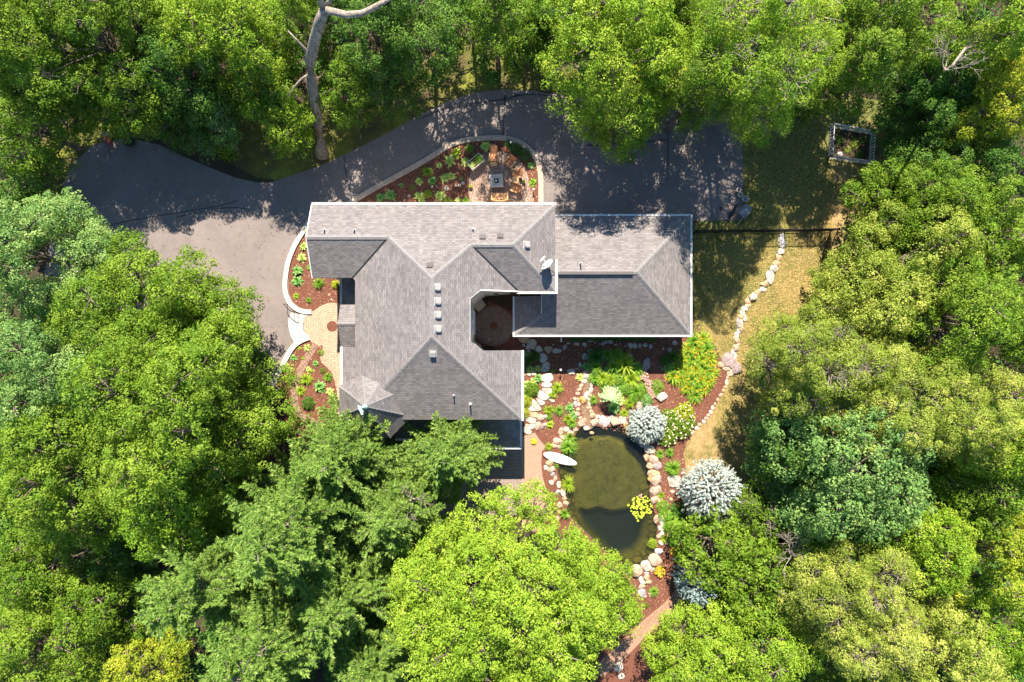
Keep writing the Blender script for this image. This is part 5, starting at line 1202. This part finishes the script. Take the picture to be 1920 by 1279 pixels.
plant('shrub','yellow',1001,828,6,"small plant with yellow flowers on the tan walk",GE_,flowers='yellow',name='flowering_plant',cat='flowering plant',nf=34,fr=.17)
plant('shrub','blade',1267,1034,10,"orange flowering plant, upper of two by the pond's lower right",GE_,flowers='orange',name='flowering_plant',cat='flowering plant',nf=60,fr=.14)
plant('shrub','blade',1237,1071,10,"orange flowering plant, lower of two by the pond's lower right",GE_,flowers='orange',name='flowering_plant',cat='flowering plant',nf=60,fr=.14)
for a, l in (((1208,706,8),"pink flowers highest in the garden, near the upright rock"),((1216,719,8),"pink flowers just below the highest ones"),((1219,731,7),"pink flowers beside the bright fern"),((1224,742,6),"lowest pink flowers, by the white chiselled boulder")):
    plant('shrub','green',*a,l,"pink flowering plants",flowers='pink',name='flowering_plant',cat='flowering plant',nf=40,fr=.16)
# the orange daylily mass beside the east wing
dl = [(1300,640),(1318,636),(1290,655),(1308,657),(1326,655),(1280,674),(1298,676),(1316,674),(1332,674),(1268,692),(1286,695),(1304,695),(1322,694),(1334,697),(1262,706),(1278,711),(1296,713),(1314,713),(1328,715),(1290,728),(1306,730),(1320,728),(1303,743)]
rowname = ["top","second","third","fourth","fifth","sixth","lowest"]; cuts = [0,2,5,9,14,19,22,23]
for k in range(7):
    for j, (px, py) in enumerate(dl[cuts[k]:cuts[k+1]]):
        plant('daylily','ybl' if (j+k) % 3 else 'blade',px,py,15,f"orange flowered daylily, {ORD[j]} from the left in the {rowname[k]} row beside the east wing","orange daylilies beside the east wing",h=.9,flowers='orange',nf=7,fr=.075)
for i in range(11):
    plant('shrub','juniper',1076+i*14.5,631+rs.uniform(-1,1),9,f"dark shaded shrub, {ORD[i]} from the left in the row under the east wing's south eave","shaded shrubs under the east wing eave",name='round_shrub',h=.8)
# hydrangea
for (px, py, r), l in zip(((1283,775,20),(1256,785,19),(1276,800,22),(1250,818,19),(1288,790,16)),("yellow-tipped top of the hydrangea group","hydrangea with cream blossoms beside the silver globe spruce","middle hydrangea with cream blossoms","lowest hydrangea over the stone edging","rightmost hydrangea of the group")):
    plant('shrub','green' if py > 780 else 'yellow',px,py,r,l,"cream hydrangeas",flowers='cream',name='hydrangea_bush',cat='hydrangea',nf=26,fr=.075,h=1.0)
# silver spruces
def silver(px, py, rpx, h, mat, label, name='silver_spruce', seed=1, leaf=.13, cl=.2):
    rng = np.random.default_rng(seed); x, y, _ = W(px, py, h*.45); Rr = rpx*(H-h*.45)/1280
    t = empty(name, (x, y, 0)); tag(t, label, "spruce")
    K = int(210*(Rr/1.0)); q = sph(rng, K*3, -.1); P0 = q*Rr*np.array([1,1,h/Rr*.62])*(1+.1*np.sin(q[:,:1]*5+seed)*np.sin(q[:,1:2]*6)+rng.normal(0,.09,(K*3,1))); P0[:,2] += h*.28
    m = 34; ax = unit(q+np.array([0,0,.25])); B = np.repeat(P0, m, 0); A = np.repeat(ax, m, 0); az = sph(rng, len(B)); u = rng.uniform(0, 1, (len(B),1))
    nd = unit(A*.5+az*1.0); pos = B + A*cl*(u-.3)*1.3 + nd*.05
    v = np.clip(.42+.35*(u[:,0]-.4)+rng.normal(0,.15,len(B)), 0, 1)
    pos[:,2] = np.maximum(pos[:,2], .03)
    finish_leaves("crown", pos, unit(np.cross(nd, az)+A*.5), nd, leaf*rng.uniform(.7,1.2,len(B)), .035*np.ones(len(B))*rng.uniform(.8,1.3,len(B))*leaf/.15, v, LF[mat], t, 0)
    segs = [(np.array([0,0,0.]), np.array([0,0,h*.8]), .09, .03)] + [(np.array([0,0,h*.3]), p*.9, .03, .01) for p in P0[::6]]
    V, F = tubes_np(segs, 5); link("trunk", npmesh("trunk", V, F), MAT['bark'], t)
silver(1213,797,30,1.5,'silver',"low globe-shaped silver spruce at the pond's top right",'globe_spruce',3)
silver(1335,921,49,4.2,'silver',"bright silver-blue spruce at the edge of the dry lawn",seed=5,cl=.22,leaf=.14)
silver(1303,1092,30,4.2,'bluef',"half-shaded blue fir beside the dirt path",'blue_fir',7,cl=.25,leaf=.16)
def weeping():
    rng = np.random.default_rng(12); x, y, _ = W(1143, 748, .8); t = empty('weeping_conifer', (x, y, 0)); tag(t, "pale weeping conifer arching over its own shadow above the pond", "conifer")
    Ps=[];Ns=[];Ts=[];segs=[]
    for k in range(60):
        a = rng.uniform(-.6, 3.4); l = rng.uniform(.45, .95); d = np.array([math.cos(a), math.sin(a), 0])
        for j in range(26):
            s = j/25; p = np.array([0,0,1.35])+d*l*s+np.array([0,0,.25*s-.9*s*s]); Ps.append(p+rng.normal(0,.035,3)); Ns.append(unit(d*.4+np.array([0,0,1])+rng.normal(0,.4,3))); Ts.append(unit(d+np.array([0,0,-s])+rng.normal(0,.3,3)))
    P=np.array(Ps); n=len(P); finish_leaves("crown", P, np.array(Ns), np.array(Ts), .14*rng.uniform(.7,1.2,n), .05*np.ones(n), np.clip(.5+rng.normal(0,.2,n),0,1), LF['weep'], t, .1)
    mb = MB(); mb.tube([(0,0,0),(.05,0,.7),(0,0,1.4)], [.05,.04,.02], 7); mb.build("trunk", MAT['bark'], t)
weeping()
def lily():
    x, y, _ = W(1203, 950); rng = np.random.default_rng(5)
    def pads(name, pts, mat):
        mb = MB()
        for px, py, r in pts:
            a0 = rng.uniform(0, 6.28); X, Y, _ = W(px, py); X -= x; Y -= y; r *= M1; zz = rng.uniform(-.07, .03)
            k = 12; tl = rng.normal(0, .1, 2); vs = [(X, Y, zz)]+[(X+r*math.cos(a0+.2+i*5.9/(k-1)), Y+r*math.sin(a0+.2+i*5.9/(k-1)), zz+.012+r*(tl[0]*math.cos(a0+i*.5)+tl[1]*math.sin(a0+i*.5))) for i in range(k)]
            mb.add(vs, [(0, i+1, i+2) for i in range(k-1)])
        me = mb.mesh(name); at = me.attributes.new('v', 'FLOAT', 'POINT'); at.data.foreach_set('value', np.repeat(np.clip(rng.normal(.5,.25,len(pts)),0,1), 13).astype(np.float32)); return link(name, me, mat)
    pts = [(1178,947,2.6),(1187,937,2.4),(1194,971,2.4),(1196,976,2.2)]
    while len(pts) < 150:
        a = rng.uniform(0, 6.28); q = rng.uniform(0, 1)**.5; px, py = 1203+21*q*math.cos(a), 950+22*q*math.sin(a)
        if (px-1214)**2+(py-973)**2 > 90: pts.append((px, py, rng.uniform(1.1, 2.1)))
    t = empty('water_lily', (x, y, 0)); tag(t, "patch of yellow-green water lily pads at the pond's right bank", "water lily")
    pads("lily_pads", pts, LF['pad']).parent = t; pads("lily_pads", [(1199,929,1.6),(1203,927,1.4),(1202,932,1.5)], MAT['pink']).parent = t
lily()
# ================================================================ things people put there
def T(px, py, z=0, rz=0): x, y, _ = W(px, py, z); return (x, y, z)
def adirondack(px, py, rz, label, recline=False, mat='teak'):
    t = empty('garden_chair', (*W2(px, py), .03), R(rz)); t.scale = (.84, .84, .84); tag(t, label, "chair", "wooden chairs around the fire table")
    # local: front of seat towards -Y
    sh = .42 if recline else .3
    mb = MB()
    for i in range(6): mb.box(-.3, -.34+i*.1, .36-i*.012, .3, -.25+i*.1, .385-i*.012)
    mb.build("seat", MAT[mat], t)
    mb = MB(); L = .85 if recline else .62; an = R(52 if recline else 28)
    for i in range(6):
        x0 = -.3+i*.102; hh = L*(1-.06*abs(i-2.5)); M = Matrix.Translation((0,.24,.3)) @ Matrix.Rotation(-an, 4, 'X'); mb.box(x0, -.012, 0, x0+.09, .012, hh, M)
    mb.build("backrest", MAT[mat], t)
    for s in (-1, 1):
        mb = MB(); mb.prism([(s*.3,-.38),(s*.4,-.38),(s*.43,-.1),(s*.4,.32),(s*.3,.32)], .56, .59); mb.build("armrest", MAT['teaklight'], t)
        mb = MB(); mb.box(s*.33-.02,-.34,0,s*.33+.02,-.28,.56); mb.build("leg", MAT[mat], t)
        mb = MB(); mb.box(s*.33-.02,.24,0,s*.33+.02,.3,.56); mb.build("leg", MAT[mat], t)
    if recline:
        mb = MB(); [mb.box(-.27, -.72+i*.09, .26, .27, -.64+i*.09, .285) for i in range(4)]; mb.build("footrest", MAT['teaklight'], t)
adirondack(926,297,0,"reclining wooden chair with footrest, north of the fire table",True)
adirondack(956,307,-38,"wooden tub chair turned toward the fire table from the upper right")
adirondack(968,328,-82,"wooden chair right of the fire table, upper of the joined pair")
adirondack(966,354,-112,"wooden chair right of the fire table, lower of the joined pair")
t = empty('side_table', (*W2(967,341), .03), R(-5)); tag(t, "small pale wooden side table between the pair of chairs", "side table")
mb = MB(); mb.prism([(-.22,-.17),(.22,-.24),(.2,.2),(-.2,.16)], .5, .535); mb.build("table_top", MAT['teaklight'], t)
for sx in (-1, 1):
    for sy in (-1, 1): mb = MB(); mb.box(sx*.15-.02, sy*.12-.02, 0, sx*.15+.02, sy*.12+.02, .5); mb.build("leg", MAT['teak'], t)
t = empty('garden_bench', (*W2(937,371), .03), 0); tag(t, "yellow wooden bench with a scalloped back beside the north eave", "bench")
mb = MB(); [mb.box(-.53, -.2+i*.09, .42, .53, -.12+i*.09, .445) for i in range(5)]; mb.build("seat", MAT['teaklight'], t)
mb = MB(); n = 24
for i in range(n):
    x0 = -.58+1.16*i/n; u = (x0+.58/n)/.58; h = .3+.1*abs(math.sin(u*math.pi*1.0)); yb = -.26-.1*(1-min(1, abs(u)))-.05*math.sin(abs(u)*math.pi)
    mb.box(x0, yb-.02, .42, x0+1.16/n-.004, yb+.02, .5+h)
mb.build("backrest", MAT['teaklight'], t)
for s in (-1, 1):
    mb = MB(); mb.box(s*.55-.035,-.3,.6,s*.55+.035,.27,.63); mb.build("armrest", MAT['teaklight'], t)
    for yy in (-.25, .22): mb = MB(); mb.box(s*.55-.03, yy-.03, 0, s*.55+.03, yy+.03, .6); mb.build("leg", MAT['teak'], t)
t = empty('fire_table', (*W2(931,343), .03), R(4)); tag(t, "square grey fire pit table with dark burner, on the ringed paver patio", "fire table")
mb = MB(); s = .45
for a in ((-s,-s,s,-.29),(-s,.29,s,s),(-s,-.29,-.29,.29),(.29,-.29,s,.29)): mb.box(a[0],a[1],.58,a[2],a[3],.62)
mb.build("table_top", MAT['greytop'], t)
mb = MB()
for a in ((-.285,-.285,.285,-.17),(-.285,.17,.285,.285),(-.285,-.17,-.17,.17),(.17,-.17,.285,.17)): mb.box(a[0],a[1],.56,a[2],a[3],.6)
mb.build("inner_rim", MAT['greymetal'], t)
mb = MB(); mb.box(-.165,-.165,.5,.165,.165,.55); bo = mb.build("burner", MAT['dark'], t); mb = MB(); mb.lathe([(.05,.55),(.05,.575),(.02,.59)], 10); mb.build("burner_cap", MAT['vent'], t)
mb = MB(); mb.box(-.38,-.38,0,.38,.38,.57); mb.build("base", MAT['dark'], t)
t = empty('planter_box', (*W2(893,308), .018), R(40)); tag(t, "raised grey planter box set at an angle left of the lounge chair", "planter")
for a in ((-.55,-.32,.55,-.28),(-.55,.28,.55,.32),(-.55,-.28,-.51,.28),(.51,-.28,.55,.28)): mb = MB(); mb.box(a[0],a[1],.35,a[2],a[3],.75); mb.build("side_board", MAT['greytop'], t)
mb = MB(); mb.box(-.51,-.28,.4,.51,.28,.66); mb.build("soil", MAT['mulch'], t)
for sx in (-.52,.52):
    for sy in (-.29,.29): mb = MB(); mb.box(sx-.03,sy-.03,0,sx+.03,sy+.03,.35); mb.build("leg", MAT['greytop'], t)
plant('shrub','blade',899,303,8.5,"green plant growing in the right half of the planter box",z=.66,h=.6); plant('hosta','hosta',886,313,8,"pale plant growing in the left end of the planter box",z=.66,h=.6)
def pot(px, py, r, label, mat='pot', leaf='blade', fl=None):
    t = empty('flower_pot', (*W2(px, py), .035)); tag(t, label, "flower pot"); s = r*M1
    mb = MB(); mb.lathe([(s*.6,0),(s*.9,s*1.3),(s,s*1.35),(s,s*1.5),(s*.85,s*1.5),(s*.8,s*1.3)], 14); mb.build("pot", MAT[mat], t)
    me = mesh_of('daylily', 5); me.materials.append(LF[leaf]); f = bpy.data.objects.new("foliage", me); C.objects.link(f); f.parent = t; f.location = (0,0,s*1.3); f.scale = (s*1.1,)*3
    if fl: g = bpy.data.objects.new("flowers", flower_mesh(4, 12, .14)); g.data.materials.append(MAT[fl]); C.objects.link(g); g.parent = t; g.location = (0,0,s*1.3); g.scale = (s*1.1,)*3
pot(982,342,3.4,"dark pot by the kerb-side of the two joined chairs",'dark'); pot(883,351,3.6,"dark pot with yellow leaves on the left edge of the fire patio",'dark','ybl','yellow')
def lamp_post(px, py, label, h=.45):
    t = empty('path_light', (*W2(px, py), .018)); tag(t, label, "path light")
    mb = MB(); mb.lathe([(.015,0),(.015,h)], 8); mb.build("stem", MAT['vent'], t); mb = MB(); mb.lathe([(.02,h),(.085,h-.02),(.07,h+.05),(.02,h+.08)], 12); mb.build("lamp_shade", MAT['white'], t)
lamp_post(1000,358,"white path light inside the curved kerb, beside the patio"); lamp_post(958,270,"white path light at the dark hedge"); lamp_post(1050,693,"pale post light on the mulch just below the roof's shadow",.7)
# paddle board
def board():
    a = math.radians(-17); x, y, _ = W(1050, 860); t = empty('paddle_board', (x, y, .06), a); tag(t, "white paddle board lying across the pond's left bank", "paddle board")
    L, Wd = 1.22, .33; n = 40; out = []
    for i in range(n): q = 2*math.pi*i/n; c = math.cos(q); out.append((L*math.copysign(abs(c)**.95, c), Wd*math.sin(q)*(1-.1*c)))
    bm = bmesh.new(); rings = []
    for k, z in ((.8,-.0),(.97,.03),(1,.07),(.95,.105),(.7,.12)): rings.append([bm.verts.new((px_*k, py_*k, z+.05*(px_/L)**4)) for px_, py_ in out])
    for r0, r1 in zip(rings, rings[1:]):
        for i in range(n): bm.faces.new((r0[i], r0[(i+1)%n], r1[(i+1)%n], r1[i]))
    bm.faces.new(rings[0][::-1]); bm.faces.new(rings[-1]); me = bpy.data.meshes.new("hull"); bm.to_mesh(me); bm.free(); link("hull", me, MAT['white'], t, True)
    t2 = empty('paddle', (x-.02, y+.03, .19), a+R(-6)); tag(t2, "thin dark paddle lying along the white board", "paddle")
    mb = MB(); mb.tube([(-.72,.02,0),(.3,0,0)], .024, 8); mb.build("shaft", MAT['dark'], t2); mb = MB(); mb.prism([(.28,-.03),(.5,-.09),(.62,-.05),(.62,.05),(.5,.09),(.28,.03)], -.012, .012); mb.build("blade", MAT['dark'], t2)
board()
# black fence
def fence(name, pts, h, label, step, mat, rail_h=(.12,.98), pick=.11, pw=.018, cat='fence'):
    x0, y0 = W2(*pts[0]); t = empty(name, (x0, y0, 0)); tag(t, label, cat); P = [Vector((*W2(*p), 0))-Vector((x0,y0,0)) for p in pts]
    first = True
    for a, b in zip(P, P[1:]):
        L = (b-a).length; d = (b-a).normalized(); n = max(1, round(L/step))
        mb = MB(); k = int(L/pick)
        for i in range(1, k): p = a+d*L*i/k; mb.box(p.x-pw/2, p.y-pw/2, .06, p.x+pw/2, p.y+pw/2, h*.97)
        for z in rail_h: mb.bar(a+Vector((0,0,z*h)), b+Vector((0,0,z*h)), .035, .04)
        mb.build("panel", mat, t)
        for i in range(0 if first else 1, n+1): p = a+d*L*i/n; m = MB(); m.box(p.x-.035,p.y-.035,0,p.x+.035,p.y+.035,h*1.06); m.build("post", mat, t)
        first = False
fence('metal_fence', [(1300,437),(1556,434),(1543,470),(1538,500)], 1.25, "black metal fence crossing the dry lawn and turning at the wood", 1.6, MAT['dark'], (.12,.98), .1, .03)
fence('picket_fence', [(1552,297),(1628,308),(1632,252),(1556,238),(1552,297)], .75, "low pale picket fence around the square vegetable plot", 1.1, MAT['picket'], (.2,.95), .2, .045)
sheet("garden_soil", pxpoly([(1553,296),(1627,307),(1631,253),(1557,239)]), .012, MAT['ground'])
for i, (px, py, r, m, l) in enumerate([(1575,262,9,'deep',"dark leafy crop in the upper left of the picket plot"),(1605,268,10,'olive',"olive-leaved crop in the middle of the picket plot"),(1612,290,9,'deep',"dark crop in the lower right of the picket plot"),(1590,280,7,'olive',"sparse crop in the middle left of the picket plot"),(1620,262,7,'deep',"dark crop at the right fence of the picket plot")]):
    plant('fern', m, px, py, r, l, "crops in the picket plot", name='vegetable_plant', cat='vegetable plant', h=.7)
rock(1576,288,9,7,'grey',"pale blue-grey heap in the lower left of the picket plot"); 
# wheelbarrow and odds on the drive's corner
def wheelbarrow():
    t = empty('wheelbarrow', (*W2(1391,399), .012), R(45)); tag(t, "grey wheelbarrow with pale handles on the corner of the driveway", "wheelbarrow")
    M = Matrix.Rotation(0,4,'Z'); bm = bmesh.new(); o = [(-.42,-.3),(.3,-.33),(.48,-.12),(.48,.12),(.3,.33),(-.42,.3)]
    top = [bm.verts.new((x,y,.62)) for x,y in o]; bot = [bm.verts.new((x*.6,y*.6,.34)) for x,y in o]; n = len(o)
    for i in range(n): bm.faces.new((bot[i],bot[(i+1)%n],top[(i+1)%n],top[i]))
    bm.faces.new(bot); me = bpy.data.meshes.new("tray"); bm.to_mesh(me); bm.free(); ob = link("tray", me, MAT['greymetal'], t)
    md = ob.modifiers.new("s", 'SOLIDIFY'); md.thickness = .015
    for s in (-1,1): mb = MB(); mb.tube([(.4,s*.06,.22),(-.4,s*.24,.36),(-1.0,s*.3,.55)], .022, 8); mb.build("handle", MAT['teaklight'], t); mb = MB(); mb.bar((-.35,s*.22,.36),(-.42,s*.24,0),.03,.03); mb.build("leg", MAT['dark'], t)
    mb = MB(); Mw = Matrix.Translation((.5,0,.19)) @ Matrix.Rotation(R(90),4,'X'); mb.lathe([(.06,-.04),(.15,-.045),(.19,-.02),(.19,.02),(.15,.045),(.06,.04)], 16, Mw); mb.build("wheel", MAT['rubber'], t)
wheelbarrow()
def ringpot(px, py, label):
    t = empty('empty_pot', (*W2(px, py), .012)); tag(t, label, "plant pot"); mb = MB(); mb.lathe([(.1,0),(.13,.3),(.175,.33),(.175,.36),(.115,.36),(.1,.1),(.02,.09)], 18); mb.build("pot", simple("pale_clay", (.62,.5,.4), .8, .15), t); mb = MB(); mb.lathe([(.105,.2),(.02,.21)], 14); mb.build("soil", MAT['pot'], t)
ringpot(1382,358,"pale empty round pot, upper of two on the drive's corner"); ringpot(1385.5,367,"pale empty round pot, lower of two on the drive's corner")
t = empty('white_bucket', (*W2(1394,375), .012)); tag(t, "white bucket beside the two empty pots", "bucket"); mb = MB(); mb.lathe([(.14,0),(.19,.42),(.2,.42),(.2,.45),(.17,.45),(.13,.05),(.01,.05)], 18); mb.build("pail", MAT['white'], t); mb = MB(); mb.tube([(-.19,0,.43),(-.1,.05,.5),(.1,.05,.5),(.19,0,.43)], .008, 6); mb.build("handle", MAT['greymetal'], t)
t = empty('folded_parasol', (*W2(1374,395), .1), R(-122)); tag(t, "long dark folded parasol lying on the drive beside the wheelbarrow", "parasol")
mb = MB(); mb.tube([(-.62,0,0),(-.4,0,.01),(.1,0,.02),(.6,0,0)], [.03,.06,.085,.1], 10); mb.build("canopy", MAT['dark'], t); mb = MB(); mb.tube([(-1.0,0,0),(.72,0,0)], .02, 8); mb.build("pole", MAT['vent'], t)
t = empty('garden_tool', (*W2(1361,388), .03), R(20)); tag(t, "small black garden tool lying left of the folded parasol", "tool"); mb = MB(); mb.tube([(-.3,0,0),(.3,.02,0)], .018, 6); mb.build("handle", MAT['teak'], t); mb = MB(); mb.prism([(-.3,-.12),(-.46,-.1),(-.46,.1),(-.3,.12)], -.015, .015); mb.build("blade", MAT['dark'], t)
# turnaround: small red cart and a black sack
t = empty('red_cart', (*W2(207,264), .02), R(-20)); tag(t, "small faded red cart with a grey cover at the dark turnaround", "cart")
mb = MB(); mb.prism([(-.28,-.2),(.1,-.22),(.36,-.3),(.22,.0),(.1,.22),(-.28,.2)], .18, .42); mb.build("tub", MAT['red'], t); mb = MB(); mb.prism([(-.5,.16),(.1,.2),(.12,.4),(-.4,.42)], .3, .34); mb.build("cover", MAT['vent'], t)
for sx,sy in ((-.2,-.22),(-.2,.22),(.15,-.2),(.15,.2)): mb = MB(); mb.lathe([(.02,-.02),(.1,-.02),(.1,.02),(.02,.02)], 12, Matrix.Translation((sx,sy,.1)) @ Matrix.Rotation(R(90),4,'X')); mb.build("wheel", MAT['rubber'], t)
rk = rock_mesh(991, .8); rk.materials.append(MAT['dark']); o = bpy.data.objects.new("rubbish_sack", rk); C.objects.link(o); o.location = (*W2(246,266), 0); o.scale = (.8,.75,.7); tag(o, "black rubbish sack right of the red cart on the dark turnaround", "sack")
# courtyard furniture
t = empty('lounge_chair', (*W2(898,571,.5), .03), R(-50)); tag(t, "square beige cushioned seat in the shaded courtyard corner", "chair")
mb = MB(); mb.prism([(-.36,-.34),(0,-.38),(.36,-.34),(.38,0),(.35,.35),(0,.38),(-.35,.35),(-.38,0)], .36, .5); mb.build("cushion", MAT['beige'], t); mb = MB(); mb.box(-.38,-.38,.1,.38,.38,.36); mb.build("base", MAT['dark'], t)
mb = MB(); mb.prism([(-.36,.4),(.36,.4),(.36,.52),(-.36,.52)], .1, .8); mb.build("backrest", MAT['dark'], t)
t = empty('side_table', (*W2(886,566), .03), R(40)); tag(t, "small pinkish box table between beige seat and courtyard wall", "side table"); mb = MB(); mb.box(-.15,-.2,.45,.15,.2,.5); mb.build("table_top", MAT['beige'], t)
for sx in (-.12,.12):
    for sy in (-.17,.17): mb = MB(); mb.box(sx-.015,sy-.015,0,sx+.015,sy+.015,.45); mb.build("leg", MAT['dark'], t)
# railing along the landing
t = empty('handrail', (*W2(548,577), 0)); tag(t, "short black handrail on the kerb beside the white landing", "handrail"); x0, y0 = W2(548,577)
pp = [Vector((*W2(a,b),0))-Vector((x0,y0,0)) for a,b in ((539,571),(545,578),(552,584),(560,588))]
mb = MB(); mb.tube([p+Vector((0,0,.85)) for p in pp], .03, 8); mb.build("rail", MAT['dark'], t)
for p in (pp[0], pp[2], pp[3]): mb = MB(); mb.tube([p, p+Vector((0,0,.85))], .02, 8); mb.build("post", MAT['dark'], t)
# lawn tufts: real blades over the dry lawn
rng = np.random.default_rng(3); n = 130000
px = rng.uniform(1296, 1560, n); py = rng.uniform(190, 900, n)
k = (px > 1300+np.clip((py-620)*.25, 0, 60)) & (px > 1395-95*(py > 420)) & ~((px > 1545) & (py < 320)); px, py = px[k], py[k]
def inpoly(px, py, poly):
    r = np.zeros(len(px), bool); n = len(poly)
    for i in range(n):
        x0, y0 = poly[i]; x1, y1 = poly[(i+1) % n]
        c = ((y0 > py) != (y1 > py)) & (px < (x1-x0)*(py-y0)/(y1-y0+1e-12)+x0); r ^= c
    return r
k = ~inpoly(px, py, [(1296,640),(1345,660),(1366,700),(1350,752),(1303,812),(1285,850),(1290,900),(1200,900),(1200,600)]); px, py = px[k], py[k]; n = len(px)
P = np.stack([(px-960)*M1, (639.5-py)*M1, np.full(n, .035)], 1); N = unit(np.stack([rng.normal(0,.6,n), rng.normal(0,.6,n), np.ones(n)], 1)); T_ = unit(rng.normal(0,1,(n,3))*np.array([1,1,.4]))
o = finish_leaves("grass_tufts", P, N, T_, rng.uniform(.05,.17,n), rng.uniform(.012,.04,n), np.clip(rng.normal(.55,.25,n),0,1), LF['grass'], None); tag(o, "short dry grass blades scattered over the lawn", 'grass', kind='stuff')
# fallen leaves and twigs on the drive, the beds and the roofs
def litter(name, n, box, z, lab, keep, seed, L0=.05, L1=.12, mats=('yellow',)):
    rng = np.random.default_rng(seed); px = rng.uniform(box[0], box[2], n); py = rng.uniform(box[1], box[3], n); X = (px-960)*M1; Y = (639.5-py)*M1
    if keep is not None:
        k = inpoly(X, Y, keep); X, Y = X[k], Y[k]
    m = len(X); P = np.stack([X, Y, np.full(m, z)], 1); N = unit(np.stack([rng.normal(0,.35,m), rng.normal(0,.35,m), np.ones(m)], 1)); T_ = unit(rng.normal(0,1,(m,3))*np.array([1,1,.1]))
    Lh = rng.uniform(L0, L1, m); o = finish_leaves(name, P, N, T_, Lh, Lh*rng.uniform(.3,.8,m), np.clip(rng.normal(.5,.3,m),0,1), mats, None); tag(o, lab, 'leaf litter', kind='stuff')
LITM = m_leaf("fallen_leaves", (.06,.03,.015), (.14,.085,.035), (.22,.2,.06), .05)
BARK = m_leaf("bark_chips", (.05,.02,.013), (.16,.07,.045), (.34,.19,.12), .02)
litter("fallen_leaves", 5200, (100,160,1395,800), .032, "fallen leaves scattered over the driveway", DRIVE, 21, .05, .13, LITM)
BEDS = [[(975,625),(1297,628),(1364,700),(1300,812),(1282,850),(1290,910),(1280,960),(1285,1060),(1270,1130),(1170,1210),(1140,1180),(1180,1090),(1240,1040),(1240,960),(1215,860),(1200,820),(1090,795),(1040,830),(1000,800),(985,760)],
        [(655,384),(760,326),(845,275),(915,263),(972,270),(1006,307),(1009,384)], [(575,420),(548,480),(542,550),(562,577),(600,572),(640,568),(640,500)], [(578,636),(545,668),(516,722),(530,800),(632,800),(632,740),(606,655)]]
for i, bd in enumerate(BEDS):
    xs_ = [p[0] for p in bd]; ys_ = [p[1] for p in bd]; ar_ = (max(xs_)-min(xs_))*(max(ys_)-min(ys_))
    litter("bark_chips", int(ar_*.09), (min(xs_),min(ys_),max(xs_),max(ys_)), .03, ("loose bark chips over the east garden beds","loose bark chips over the island bed","loose bark chips over the west bed","loose bark chips over the front beds")[i], pxpoly(bd), 40+i, .05, .14, BARK)
for l, v in labels_used.items():
    if len(v) > 1: print("DUPLICATE LABEL", l, v)
